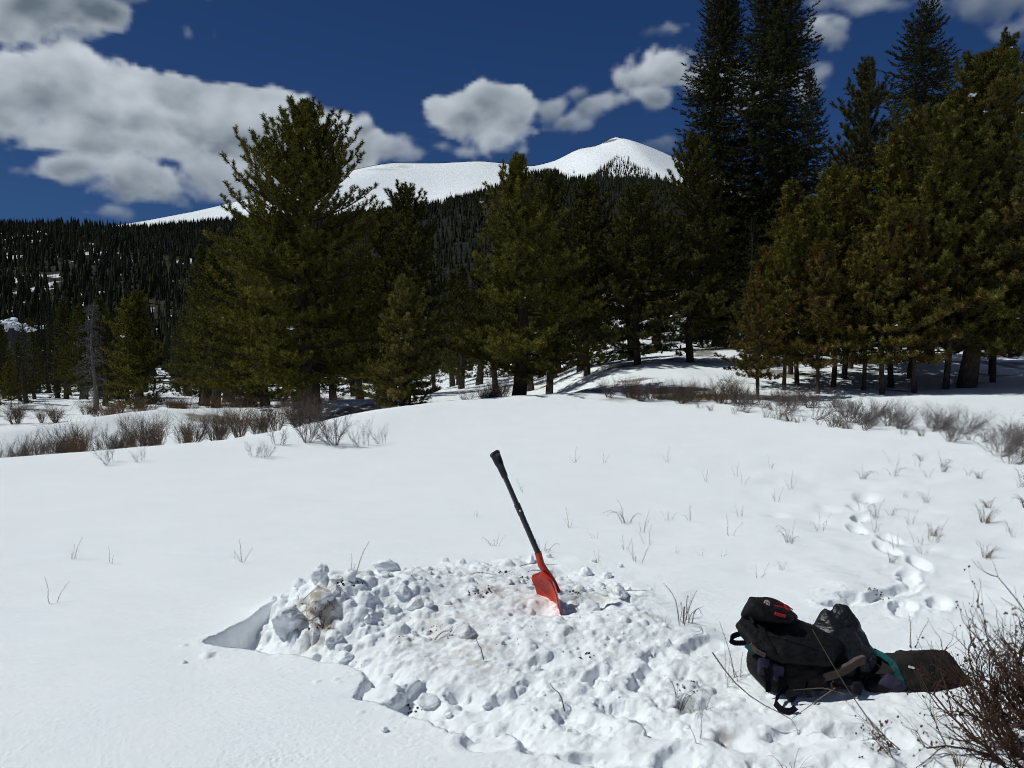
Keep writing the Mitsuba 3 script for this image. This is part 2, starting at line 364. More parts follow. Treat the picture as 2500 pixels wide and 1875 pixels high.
def snow_color(p, n, uv):
    g = mikit.fbm(p.x * 3, p.y * 3, 0, 3)
    base = mikit.mix((0.86, 0.885, 0.905), (0.895, 0.91, 0.92), g)
    d = mi.Float(0)
    for cx, cy, r, s in STAINS:
        q = (dr.square(p.x - cx) + dr.square(p.y - cy)) / (r * r)
        d = d + s * dr.exp(-q)
    speck = mikit.fbm(p.x * 26, p.y * 26, p.z * 26, 4)
    d = dr.clip(d, 0, 1) * mikit.smoothstep(.40, .72, speck + .12 * d)
    base = mikit.mix(base, (0.33, 0.25, 0.17), dr.clip(d * .75, 0, 1))
    # bare grass and needle litter where the thaw has opened the snow under and beside the trees
    far = mikit.smoothstep(15.5, 18, p.y)
    litter = mikit.fbm(p.x * .9, p.y * .9, 3.3, 4)
    bare = far * mikit.smoothstep(.57, .66, litter - .05 * mikit.smoothstep(26, 40, p.y))
    patch = mikit.smoothstep(1.1, .7, dr.square((p.x - 4.5 - .25 * (p.y - 17.6)) / 1.5) + dr.square((p.y - 17.5) / .55) + .8 * (litter - .5))
    bare = dr.clip(bare * .8 + patch, 0, 1)
    straw = mikit.mix((0.10, 0.075, 0.05), (0.22, 0.17, 0.11), mikit.fbm(p.x * 14, p.y * 14, 1, 3))
    return base * (1 - bare) + straw * bare


def snow_grain(p, n, uv):
    return mikit.fbm(p.x * 70, p.y * 70, p.z * 70, 3)


scene['snow_bsdf'] = {'type': 'twosided', 'bsdf': {'type': 'bumpmap', 'arbitrary': mikit.proc(snow_grain, 2e-3), 'scale': 0.0048,
                      'bsdf': {'type': 'diffuse', 'reflectance': mikit.proc(snow_color)}}}
scene['snow_ground'] = mikit.ply(gm, 'snow_bsdf', smooth=True)
lab('snow_ground', 'snow-covered meadow with a dug and trampled patch in the foreground', kind='structure')

# ------------------------------------------------------------------ hills and mountain
from scipy.interpolate import PchipInterpolator

RIDGE = np.array([(-2240, 151), (-1640, 254), (-1223, 309), (-895, 375), (-717, 422), (-539, 484), (-377, 516), (-230, 513), (-97, 520), (65, 506), (138, 523), (212, 556), (270, 566), (329, 594), (403, 571),
                  (462, 545), (521, 519), (655, 443), (879, 342), (1326, 239), (2224, 121)], float)
FLANK = np.array([(-1116, 135), (-819, 150), (-619, 157), (-456, 170), (-256, 179), (-130, 193), (-78, 205), (-34, 215), (32, 239), (69, 241), (91, 230), (136, 233), (217, 230), (291, 215), (439, 186),
                  (811, 135), (1183, 106)], float)


CRESTLINE = PchipInterpolator(RIDGE[:, 0], RIDGE[:, 1])


def mountain_height(x, y):
    """Snow peak 2.6 km away, its wooded lower flank breaking at about 1.3 km."""
    n = lambda s, o=5, seed=0: fb(x, y, s, o, seed)
    r, fl = .6 * np.interp(x, RIDGE[:, 0], RIDGE[:, 1]) + .4 * CRESTLINE(np.clip(x, -2240, 2224)) + 9 * np.asarray(fb(x, x * 0, 1 / 230., 2, 97)), np.interp(x * 1300 / np.maximum(y, 900), FLANK[:, 0], FLANK[:, 1])
    t = np.clip((y - 1300) / 1300, 0, 1)
    up = fl - 20 + (r - fl + 20) * (t * .75 + .25 * t * t)
    low = (fl - 14) * sstep(330, 1300, y) ** .9 - 6
    z = np.where(y < 1300, low, up)
    z = np.where(y > 2600, r - (y - 2600) * .45, z)
    amp = sstep(1250, 1800, y) * (1 - .8 * sstep(2350, 2600, y))
    z = z + amp * (60 * n(1 / 460., 1, 31) - 50 * np.abs(n(1 / 330., 1, 33)))
    # spur running down from the peak towards the viewer
    sp = np.abs(x - (250 + (2600 - y) * .02 + 30 * np.sin(y / 170))) / 120
    z = z + 22 * np.exp(-sp ** 2) * sstep(1400, 2000, y) * (1 - sstep(2300, 2550, y))
    return z


def sheet(x, y, h):
    X_, Y_ = np.meshgrid(x, y, indexing='ij')
    z_ = h(X_, Y_)
    I_, J_ = np.meshgrid(np.arange(len(x) - 1), np.arange(len(y) - 1), indexing='ij')
    m = len(y)
    q = np.stack([I_ * m + J_, (I_ + 1) * m + J_, (I_ + 1) * m + J_ + 1, I_ * m + J_ + 1], -1).reshape(-1, 4)
    return np.stack([X_, Y_, z_], -1).reshape(-1, 3), q


def tree_line(x, y, z):
    """Where the wood thins out to bare snow: about 1 on the lower slopes, 0 above the tree line."""
    off = (x - .132 * y) / (8 + np.maximum(2130 - y, 0) * .17)
    spur = sstep(1.1, .8, np.abs(off + .5 * fb(x, y, 1 / 60., 3, 92))) * sstep(2150, 2090, y) * np.where(off < -.35, 1.0, .45)
    left = np.exp(-((x - 60) / 70) ** 2 - ((y - 1700) / 330) ** 2) * .5
    wood = sstep(1450, 1290, y + 150 * fb(x, y, 1 / 130., 3, 91))
    return np.clip(wood + spur + left, 0, 1)


def mountain_color(p, n, uv):
    f = mikit.fbm(p.x / 16, p.y / 28, p.z / 9, 4)
    rock = mikit.mix((0.16, 0.15, 0.14), (0.30, 0.28, 0.25), mikit.fbm(p.x / 5, p.y / 5, p.z / 5, 2))
    patch = mikit.smoothstep(1.0, .45, dr.square((p.x - 306) / 24) + dr.square((p.z - 574) / 10) + .8 * (f - .5))
    west = mikit.smoothstep(1.2, .3, dr.square((p.x + 375) / 70) + dr.square((p.z - 470) / 45)) * mikit.smoothstep(.50, .68, mikit.fbm(p.x / 26, p.y / 130, p.z / 22, 2)) * .35
    k = dr.clip(patch + west, 0, 1)
    snow = mikit.mix((0.80, 0.83, 0.87), (0.88, 0.89, 0.90), mikit.fbm(p.x / 190, p.y / 260, p.z / 90, 2))
    floor = mikit.mix((0.018, 0.017, 0.016), (0.036, 0.034, 0.033), mikit.fbm(p.x / 7, p.y / 20, p.z / 4, 3))
    gap = mikit.smoothstep(.66, .72, mikit.fbm(p.x / 60, p.y / 120, 5, 4))
    wood = mikit.smoothstep(1420, 1270, p.y + 160 * (mikit.fbm(p.x / 90, p.y / 90, 2, 4) - .5)) * (1 - gap * mikit.smoothstep(1000, 1200, p.y))
    c = mikit.mix(snow, (0, 0, 0), k) + rock * k
    return c * (1 - wood) + floor * wood


def hill_color(p, n, uv):
    f = mikit.fbm(p.x / 9, p.y / 14, 4, 4)
    floor = mikit.mix((0.03, 0.028, 0.022), (0.07, 0.062, 0.05), mikit.fbm(p.x / 2, p.y / 3, 1, 3))
    open_ = mikit.smoothstep(.64, .70, f + .06 * mikit.smoothstep(-150, -230, p.x))
    return floor * (1 - open_) + mi.Color3f(.8, .83, .87) * open_


scene['mountain_bsdf'] = diffuse((.8, .8, .8)); scene['mountain_bsdf']['bsdf']['reflectance'] = mikit.proc(mountain_color)
scene['hill_bsdf'] = diffuse((.8, .8, .8)); scene['hill_bsdf']['bsdf']['reflectance'] = mikit.proc(hill_color)
mx = np.concatenate([np.arange(-3000, -1000, 40), np.arange(-1000, 1000, 16), np.arange(1000, 3001, 40)])
my = np.concatenate([np.arange(330, 1250, 25), np.append(np.arange(1250, 2590, 40), [2600, 2612, 2650]), np.arange(2720, 5200, 120)])
scene['mountain'] = mikit.ply(sheet(mx, my, mountain_height), 'mountain_bsdf', smooth=True)
lab('mountain', 'snow-covered mountain with a pointed summit above a dark wooded flank', kind='structure')

HILLTOP = np.array([(-900, 52), (-345, 58), (-293, 59), (-248, 60), (-213, 57), (-181, 53), (-133, 39), (-54, 22), (52, 8), (200, 4), (600, 4)], float)


def hill_height(x, y):
    top = np.interp(x * 460 / np.maximum(y, 200), HILLTOP[:, 0], HILLTOP[:, 1]) - 8
    rise = sstep(95, 470, y)
    return top * rise - (1 - rise) * 5.0 + rise * (7 * fb(x, y, 1 / 70., 4, 93)) - np.maximum(y - 470, 0) * .22


scene['wooded_hill'] = mikit.ply(sheet(np.arange(-640, 330, 5.0), np.arange(90, 640, 5.0), hill_height), 'hill_bsdf', smooth=True)
lab('wooded_hill', 'low hill on the left with snow showing between its trees', kind='structure')


def far_conifers(x, y, z, h, w, colors, rg, dead):
    """Small firs of three stacked, ragged five-sided tiers; a share of bare grey poles with short snags."""
    n = len(x)
    tiers, sides = 3, 5
    V, F, C = [], [], []
    for k in range(tiers):
        a = rg.uniform(0, 2 * PI, n)[:, None] + np.arange(sides) * 2 * PI / sides
        zb, zt = z + h * (.10 + .27 * k), z + h * np.minimum(1.0, .52 + .27 * k)
        rad = (w * (1 - .27 * k))[:, None] * rg.uniform(.45, 1.15, (n, sides))
        rad = np.where(dead[:, None], rad * .12, rad)
        ring = np.stack([x[:, None] + rad * np.cos(a), y[:, None] + rad * np.sin(a), zb[:, None] - rg.uniform(0, .1, (n, sides)) * h[:, None]], -1)
        tip = np.stack([x, y, zt], -1)[:, None]
        V.append(np.concatenate([ring, tip], 1).reshape(-1, 3))
        i = np.arange(sides); f = np.stack([i, (i + 1) % sides, i * 0 + sides], 1)
        F.append((f[None] + (np.arange(n) * (sides + 1))[:, None, None]).reshape(-1, 3) + k * n * (sides + 1))
        c = colors * rg.uniform(.75, 1.25, (n, 1))
        C.append(np.repeat(c, sides + 1, 0))
    return (np.vstack(V), np.vstack(F)), np.vstack(C)


rh = np.random.default_rng(5)
GREEN, DULL, GREY = np.array([.030, .036, .020]), np.array([.045, .043, .028]), np.array([.075, .071, .07])


def wood(key, label, n, xr_, yr_, height, density, hrange, dead_share, wr):
    x, y = rh.uniform(*xr_, n), rh.uniform(*yr_, n)
    keep = (rh.random(n) < density(x, y)) & (np.abs(x) < y * .72 + 25)
    x, y = x[keep], y[keep]
    z = height(x, y)
    h = rh.uniform(*hrange, len(x)) * (1 - .45 * sstep(1300, 2300, y))
    dead = rh.random(len(x)) < dead_share * (.4 + 1.2 * meshkit.fbm(np.stack([x / 60, y / 60, x * 0], -1), 3, 8))
    c = np.where(dead[:, None], GREY, GREEN + (DULL - GREEN) * rh.random((len(x), 1)))
    m, col = far_conifers(x, y, z - .2, h, h * rh.uniform(*wr, len(x)), c, rh, dead)
    scene[key] = mikit.ply(m, 'needle_bsdf', color=np.clip(col, 0, 1))
    lab(key, label, 'forest', kind='stuff')
    print(key, len(x))


wood('flank_forest', 'dark forest climbing the lower flank of the snowy mountain to the tree line', 64000, (-1100, 1100), (420, 1520), mountain_height, lambda x, y: np.clip(tree_line(x, y, 0) * (.6 + .4 * sstep(700, 1200, y)), 0, 1), (9, 16), .45, (.13, .2))
wood('summit_forest', 'scattered dark trees on the snowy face below the pointed summit', 26000, (-250, 800), (1450, 2480), mountain_height, lambda x, y: tree_line(x, y, 0) ** 1.3 * .75 + .002 * sstep(2100, 1500, y), (10, 17), .05, (.14, .2))
wood('hill_forest', 'dense dark wood covering the low hill on the left', 42000, (-420, 210), (100, 500), hill_height, lambda x, y: .55 + .4 * sstep(.40, .5, meshkit.fbm(np.stack([x / 30, y / 50, x * 0 + 4], -1), 4, 3)), (3.8, 7.2), .30, (.14, .22))
# ------------------------------------------------------------------ trees
def needles(base, axis, length, k, nl, nw, rg, spread=.85):
    """Bottle-brush tufts: k thin needle-bundles round each shoot. Returns (mesh, index of the shoot of each vertex)."""
    n = len(base)
    t = unit(axis)
    ref = np.where(np.abs(t[:, 2:3]) < .9, [[0, 0, 1.0]], [[1.0, 0, 0]])
    a = unit(np.cross(t, ref)); b = np.cross(t, a)
    s = rg.uniform(0.0, 1.0, (n, k)); ph = rg.uniform(0, 2 * PI, (n, k))
    rad = np.cos(ph)[..., None] * a[:, None] + np.sin(ph)[..., None] * b[:, None]
    dirn = unit(rad * spread + t[:, None] * rg.uniform(.35, .95, (n, k))[..., None])
    root = base[:, None] + t[:, None] * (s * length[:, None])[..., None]
    ln = nl * rg.uniform(.75, 1.2, (n, k))[..., None]
    side = unit(np.cross(dirn, rad + .3 * rg.normal(size=rad.shape))) * (nw / 2)
    v = np.stack([root - side, root + side, root + dirn * ln], 2).reshape(-1, 3)
    f = np.arange(len(v)).reshape(-1, 3)
    return (v, f), np.repeat(np.arange(n), 3 * k)


def conifer(seed, h, radius, kind='pine', base=.1, whorl=.29, per=6, k=32, nl=.084, nw=.0150, tuft=.155, step=.185, color=(.06, .065, .02), tip=(.10, .09, .03), rust=0.0, trunk=None, ragged=.3, power=.8, lean=(0, 0), sec=.46):
    """A pine or spruce at the origin: (trunk mesh, branch mesh, needle mesh, needle colours, snow mesh)."""
    rg = np.random.default_rng(seed)
    tr = trunk or .022 * h + .03
    zt = np.linspace(-.35, h, 16)
    wob = np.stack([lean[0] * np.clip(zt / h, 0, 1) ** 1.5 * h + .015 * h * np.sin(zt * 1.1 + seed), lean[1] * np.clip(zt / h, 0, 1) ** 1.5 * h + .012 * h * np.cos(zt * .9 + seed), zt], 1)
    rr = tr * (1 - np.clip(zt / h, 0, 1)) ** .85 + .008
    rr[:3] *= [1.15, 1.1, 1.03]
    tv = pathtube(wob, rr, 10)
    ax = lambda q: np.stack([np.interp(q, zt, wob[:, 0]), np.interp(q, zt, wob[:, 1]), q], -1)
    # whorls of limbs
    zs, z = [], base * h
    while z < h * .985:
        zs.append(z); z += whorl * rg.uniform(.7, 1.3) * (1 - .45 * z / h)
    bz, baz, bl, be = [], [], [], []
    lop = rg.uniform(0, 9)
    for z in zs:
        t = (z - base * h) / (h - base * h)
        m = max(3, int(per * rg.uniform(.75, 1.25)))
        a0 = rg.uniform(0, 2 * PI)
        for q in range(m):
            az = a0 + 2 * PI * q / m + rg.normal(0, .25)
            prof = 1.12 * (1 - t) ** power * (.72 + .28 * min(1, t / .15)) + .04
            if kind == 'pine':
                prof *= 1 + .22 * math.sin(3 * az + lop) + .3 * (meshkit.noise(np.array([math.cos(az) * 1.2 + lop, math.sin(az) * 1.2, z * .8]), 5) - .5) * 1.6
            L = radius * prof * rg.uniform(1 - ragged, 1 + ragged * .5)
            e_ = ((math.radians(-8) + math.radians(66) * t ** 1.3 if kind == 'pine' else math.radians(-22) + math.radians(60) * t ** 2) + rg.normal(0, .13))
            L = min(L, (h - z + .10) / max(math.sin(e_ + .25), .25))
            bz.append(z + rg.normal(0, .05)); baz.append(az); bl.append(max(L, .12)); be.append(e_)
    bz, baz, bl, be = map(np.array, (bz, baz, bl, be))
    nb, m = len(bz), 7
    s = np.linspace(0, 1, m)
    curl = (.55 if kind == 'pine' else .42)
    hor = np.stack([np.cos(baz), np.sin(baz), 0 * baz], -1)
    el = be[:, None] + curl * (s[None] ** 1.6) * rg.uniform(.6, 1.3, nb)[:, None] - .10
    el[:, 0] = be
    stepv = bl[:, None, None] / (m - 1) * (np.cos(el)[..., None] * hor[:, None] + np.sin(el)[..., None] * np.array([0, 0, 1.0]))
    turn = rg.normal(0, .10, (nb, m, 3)) * bl[:, None, None] / (m - 1); turn[..., 2] *= .4
    P = ax(bz)[:, None] + np.concatenate([np.zeros((nb, 1, 3)), np.cumsum(stepv[:, 1:] + turn[:, 1:], 1)], 1)
    br = (.006 + .011 * bl)[:, None] * (1 - .8 * s[None])
    limb = tubes(P[:, :-1].reshape(-1, 3), P[:, 1:].reshape(-1, 3), br[:, :-1].ravel(), br[:, 1:].ravel(), 4)
    # side shoots, alternating left and right, then short shoots on those
    SB, SD, SL, SO = [], [], [], []
    for i in range(nb):
        L = bl[i]
        pos = np.arange(max(.10, .22 * L), L, step * rg.uniform(.85, 1.15))
        if len(pos) == 0:
            pos = np.array([.5 * L])
        c = np.stack([np.interp(pos / L, s, P[i, :, q]) for q in range(3)], -1)
        d = unit(np.stack([np.interp(np.clip(pos / L + .08, 0, 1), s, P[i, :, q]) - np.interp(np.clip(pos / L - .08, 0, 1), s, P[i, :, q]) for q in range(3)], -1))
        side = unit(np.cross(d, [0, 0, 1.0]))
        sg = np.where(np.arange(len(pos)) % 2 == 0, 1.0, -1.0)[:, None]
        ang = rg.uniform(.6, 1.05, len(pos))[:, None]
        dd = unit(d * np.cos(ang) + side * sg * np.sin(ang) + np.array([0, 0, 1.0]) * (rg.uniform(.05, .55, len(pos)) if kind == 'pine' else rg.uniform(-.35, .12, len(pos)))[:, None])
        ll = np.clip(sec * (L - pos) + .07, .08, .55) * rg.uniform(.7, 1.2, len(pos))
        SB.append(c); SD.append(dd); SL.append(ll); SO.append(np.full(len(pos), i))
        SB.append(P[i, -1:]); SD.append(unit(P[i, -1:] - P[i, -2:-1] + [[0, 0, .02]])); SL.append(np.array([tuft])); SO.append([i])
    SB, SD, SL, SO = np.vstack(SB), np.vstack(SD), np.concatenate(SL), np.concatenate(SO)
    end = SB + SD * SL[:, None] + np.array([0, 0, 1.0]) * ((.25 if kind == 'pine' else -.06) * SL[:, None] ** 1.5)
    twig = tubes(SB, end, .0045, .0025, 3)
    TB, TD, TL, TO = [], [], [], []
    seg = np.maximum(1, np.ceil(SL / (tuft * .8)).astype(int))
    for q in range(seg.max()):
        on = seg > q
        f0 = (q / seg[on])[:, None]
        b0 = SB[on] + (end[on] - SB[on]) * f0
        ax_d = unit(end[on] - SB[on])
        TB.append(b0); TD.append(ax_d + .12 * rg.normal(size=b0.shape)); TL.append(SL[on] / seg[on] * 1.15); TO.append(SO[on])
        if kind == 'pine':                                   # short shoots turned up towards the light
            TB.append(b0); TD.append(ax_d * .5 + .55 * rg.normal(size=b0.shape) + [0, 0, .75]); TL.append(np.full(len(b0), tuft * .8) * rg.uniform(.6, 1.2, len(b0))); TO.append(SO[on])
    # leader
    lz = np.linspace(h * .93, h, 4)
    TB.append(ax(lz)); TD.append(np.tile([0, 0, 1.0], (4, 1))); TL.append(np.full(4, tuft * 1.2)); TO.append([nb - 1] * 4)
    TB, TD, TL, TO = np.vstack(TB), np.vstack(TD), np.concatenate(TL), np.concatenate(TO).astype(int)
    nm, own = needles(TB, TD, TL, k, nl, nw, rg)
    per_limb = rg.normal(0, 1, nb)
    mixv = np.clip(.35 + .22 * per_limb[TO] + .22 * rg.normal(size=len(TB)), 0, 1)[:, None]
    c = np.array(color) * (1 - mixv) + np.array(tip) * mixv
    if rust:
        rz = (meshkit.fbm(TB * 1.6 + seed, 3, 4) - .5) * 2.2 + rust - .38 + .3 * rg.normal(size=len(TB)) + .2 * per_limb[TO] - .25 * (TB[:, 2] / h - .4)
        c = c + (np.array([.16, .092, .026]) - c) * np.clip(rz, 0, .85)[:, None]
    c = c * rg.uniform(.75, 1.2, len(c))[:, None]
    cols = np.clip(c[own], 0, 1)
    # remnants of snow lying on a few limbs
    pick = rg.choice(len(TB), max(4, len(TB) // 350), replace=False)
    sn = []
    ico = trimesh.creation.icosphere(1, 1.0)
    for q in pick:
        r = float(np.clip(rg.lognormal(-3.7, .5), .012, .075))
        sn.append((np.array(ico.vertices) * r * [1.3, 1.1, .55] * (1 + .25 * rg.normal(size=(len(ico.vertices), 1))) + TB[q] + [0, 0, .03], np.array(ico.faces)))
    return dict(trunk=tv, branches=merge(limb, twig), needles=nm, colors=cols, snow=merge(*sn))


scene['tree_snow_bsdf'] = diffuse((.8, .83, .87))
TREE_LOG = []


def tree_parts(d, snow=True):
    out = {'trunk': mikit.ply(d['trunk'], 'bark_bsdf', smooth=True), 'branches': mikit.ply(d['branches'], 'branch_bsdf'),
           'crown': mikit.ply(d['needles'], 'needle_bsdf', color=d['colors'])}
    if snow:
        out['snow_remnant'] = mikit.ply(d['snow'], 'tree_snow_bsdf', smooth=True)
    TREE_LOG.append(sum(len(d[q][1]) for q in ('trunk', 'branches', 'needles', 'snow')))
    return out


def put_tree(kind, parts, x, y, label, rot=0.0, scale=1.0, group=None, cat=None, zs=None):
    key = numbered(kind)
    M = T().translate([x, y, ground(x, y)]).rotate([0, 0, 1], rot).scale([scale, scale, (zs or 1) * scale])
    for name, shp in parts.items():
        scene[f'{key}__{name}'] = {**shp, 'to_world': M}
        if name == 'snow_remnant':
            labels[f'{key}__{name}'] = {'kind': 'stuff'}
    lab(key, label, cat or {'pine_tree': 'pine tree', 'spruce_tree': 'spruce tree', 'dead_tree': 'dead tree'}[kind], group)
    return key


def plant(kind, proto, x, y, label, rot=0.0, scale=1.0, group=None, zs=1.0, cat=None):
    """A copy of a grown tree, as an instance of its group of parts."""
    key = numbered(kind)
    scene[key] = {'type': 'instance', 'shapegroup': {'type': 'ref', 'id': proto},
                  'to_world': T().translate([x, y, ground(x, y)]).rotate([0, 0, 1], rot).scale([scale, scale, scale * zs])}
    lab(key, label, cat or {'pine_tree': 'pine tree', 'spruce_tree': 'spruce tree', 'dead_tree': 'dead tree'}[kind], group)
    return key


def tall(x, y, top):
    return top - .12 - ground(x, y)


OLIVE, OLIVE_TIP = (.092, .092, .020), (.185, .160, .034)
DARK, DARK_TIP = (.066, .070, .021), (.13, .12, .032)
# the big pine at the left and its neighbours
put_tree('pine_tree', tree_parts(conifer(1, tall(-4.86, 19.0, 6.62), 2.05, base=.15, whorl=.29, per=8, color=OLIVE, tip=OLIVE_TIP, trunk=.20, ragged=.32, power=.50, sec=.50)), -4.86, 19.0,
         'big olive-green pine with a thick dark trunk at the left, its top against the cloud')
put_tree('pine_tree', tree_parts(conifer(2, tall(-6.6, 21.2, 4.3), 1.65, base=.08, color=OLIVE, tip=OLIVE_TIP, trunk=.12, power=.5)), -6.6, 21.2, 'bushy olive pine close behind the left side of the big pine')
put_tree('pine_tree', tree_parts(conifer(3, tall(-3.75, 23.6, 4.9), 1.3, base=.16, color=DARK, tip=OLIVE_TIP, trunk=.10, power=.6)), -3.75, 23.6, 'dark pine with a bare lower trunk just right of the big pine')
put_tree('pine_tree', tree_parts(conifer(4, tall(-2.95, 23.0, 5.4), 1.3, base=.16, color=DARK, tip=DARK_TIP, trunk=.12, ragged=.35, power=.42)), -2.95, 23.0, 'dark round-topped pine between the big pine and the central pine')
put_tree('pine_tree', tree_parts(conifer(5, tall(-2.3, 17.0, 2.55), .88, base=.05, whorl=.17, step=.10, color=(.115, .108, .03), tip=(.20, .165, .05), rust=.2, trunk=.06, tuft=.125, nl=.062, power=.7)), -2.3, 17.0,
         'small yellowish pine with foliage almost to the snow in front of a dark pine')
put_tree('pine_tree', tree_parts(conifer(6, tall(.18, 19, 5.4), 1.85, base=.13, whorl=.30, per=7, color=OLIVE, tip=OLIVE_TIP, trunk=.17, ragged=.4, power=.85, sec=.50)), .18, 19.0,
         'broad olive pine with a thick straight trunk in the centre, behind the crest of snow')
for sd, px, yy, hh, ra, bs, lb in [(7, 1.05, 24, 5.95, 1.35, .18, 'dark slender pine touching the right side of the central pine'), (8, 2.3, 25.5, 5.9, 1.55, .15, 'dark pine second to the right of the central pine'),
                                   (9, 3.75, 24.2, 5.6, 1.65, .1, 'dark dense pine standing above the tongue of sunlit snow'), (10, 5.5, 24.6, 7.15, 1.65, .08, 'tall dark pine just left of the two towering spruces')]:
    put_tree('pine_tree', tree_parts(conifer(sd, tall(px, yy, hh), ra, base=bs, color=DARK, tip=DARK_TIP, trunk=.10, power=.5)), px, yy, lb)
SPR = dict(kind='spruce', whorl=.20, per=10, k=20, nl=.085, nw=.026, tuft=.22, step=.16, color=(.034, .038, .015), tip=(.060, .060, .024), ragged=.4, sec=.46)
put_tree('spruce_tree', tree_parts(conifer(20, 14.2, 1.5, base=.05, power=.55, trunk=.20, **SPR)), 7.55, 30.2, 'left one of two towering dark spruces that leave the top of the picture')
put_tree('spruce_tree', tree_parts(conifer(21, 15.2, 1.8, base=.05, power=.5, trunk=.22, **SPR)), 9.25, 29.2, 'right one of two towering dark spruces that leave the top of the picture')
put_tree('spruce_tree', tree_parts(conifer(22, tall(14.5, 40, 14.0), 2.0, base=.25, power=1.0, trunk=.14, **{**SPR, 'whorl': .30, 'per': 8})), 14.5, 40, 'thin spruce with a needle-like top just right of the towering spruces')
put_tree('spruce_tree', tree_parts(conifer(23, tall(17, 34, 14.75), 3.7, base=.30, power=.92, trunk=.2, **{**SPR, 'whorl': .27, 'step': .2})), 17.0, 34, 'shapely cone-shaped spruce standing alone against the sky on the right')
put_tree('pine_tree', tree_parts(conifer(24, tall(10.3, 24.2, 9.4), 2.1, base=.1, color=DARK, tip=(.085, .075, .035), power=.8, trunk=.15, ragged=.5)), 10.3, 24.2, 'tall pine with an open forked top between the towering spruces and the cone-shaped spruce')
put_tree('pine_tree', tree_parts(conifer(25, tall(10.4, 18.4, 7.5), 2.15, base=.13, whorl=.24, per=8, color=OLIVE, tip=(.095, .082, .03), rust=.22, power=.5, trunk=.19, ragged=.35)), 10.5, 18.4,
         'large dense olive-brown pine with a stout trunk at the right, its top brighter yellow')
put_tree('pine_tree', tree_parts(conifer(26, tall(15.8, 26.2, 10.7), 1.1, base=.55, color=DARK, tip=DARK_TIP, power=.5, trunk=.12, ragged=.5)), 15.8, 26.2, 'thin pine with a sparse dark top at the far right edge of the sky')

# grown prototypes for the thickets
def grove(name, d, snow=True):
    scene[name] = {'type': 'shapegroup', **tree_parts(d, snow)}


YOUNG = dict(base=.20, whorl=.26, per=6, k=32, tuft=.14, nl=.080, nw=.0145, step=.17, trunk=.045)
grove('young_pine_group_a', conifer(31, 3.9, .95, color=(.10, .095, .022), tip=(.19, .155, .038), rust=.38, **YOUNG))
grove('young_pine_group_b', conifer(32, 4.4, 1.05, color=OLIVE, tip=OLIVE_TIP, rust=.2, power=.6, **YOUNG))
grove('young_pine_group_c', conifer(33, 3.4, .85, color=(.085, .075, .022), tip=(.16, .12, .035), rust=.55, power=.65, **YOUNG))
grove('back_pine_group_a', conifer(34, 6.2, 1.35, base=.12, whorl=.34, per=6, k=14, nl=.10, nw=.026, tuft=.22, step=.2, color=DARK, tip=DARK_TIP))
grove('back_pine_group_b', conifer(35, 7.2, 1.2, base=.2, whorl=.36, per=6, k=14, nl=.10, nw=.026, tuft=.22, step=.2, color=DARK, tip=DARK_TIP, power=.6))
grove('back_spruce_group', conifer(36, 8.0, 1.3, kind='spruce', base=.06, whorl=.4, per=6, k=13, nl=.09, nw=.03, tuft=.24, step=.22, color=(.03, .038, .019), tip=(.05, .056, .03), power=.9))

G1 = 'young pines with brownish needles along the foot of the right-hand slope'
FRONT = [(5.25, 17.25, 'c', .72, 'small rusty pine at the left end of the right-hand thicket beside brown grass'),
         (6.35, 18.6, 'b', .86, None), (6.95, 19.6, 'a', 1.08, None), (6.85, 17.9, 'c', .95, None), (7.6, 19.1, 'b', 1.12, None), (7.95, 18.2, 'c', 1.0, None), (8.2, 17.7, 'a', 1.05, None),
         (9.15, 19.3, 'b', 1.3, None), (8.95, 17.85, 'c', 1.1, None), (9.85, 18.3, 'b', 1.4, None), (11.7, 19.4, 'a', 1.3, None), (12.0, 17.9, 'b', 1.2, None), (5.95, 19.3, 'c', .85, None),
         (8.5, 20.6, 'a', 1.3, None), (10.3, 20.8, 'b', 1.45, None), (12.9, 21.5, 'a', 1.35, None), (13.3, 18.6, 'b', 1.2, None), (7.3, 21.2, 'a', 1.25, None), (11.1, 22.5, 'b', 1.5, None), (9.6, 22.6, 'a', 1.35, None)]
for i, (x, y, q, s_, lb) in enumerate(FRONT):
    plant('pine_tree', f'young_pine_group_{q}', x, y, lb or 'young olive and rusty pine with a thin bare trunk in the right-hand thicket', rot=i * 77.0, scale=s_, group=None if lb else G1)
# left middle distance
put_tree('pine_tree', tree_parts(conifer(40, tall(-12.2, 26.2, 2.5), 1.25, base=.06, whorl=.26, k=18, nl=.09, nw=.02, tuft=.18, step=.15, color=OLIVE, tip=OLIVE_TIP, power=.62)), -12.2, 26.2, 'broad bushy pine between two dead grey trees at the left')
plant('pine_tree', 'young_pine_group_b', -16.3, 26.0, 'tiny bright green pine at the far left edge of the meadow', scale=.34, rot=40)


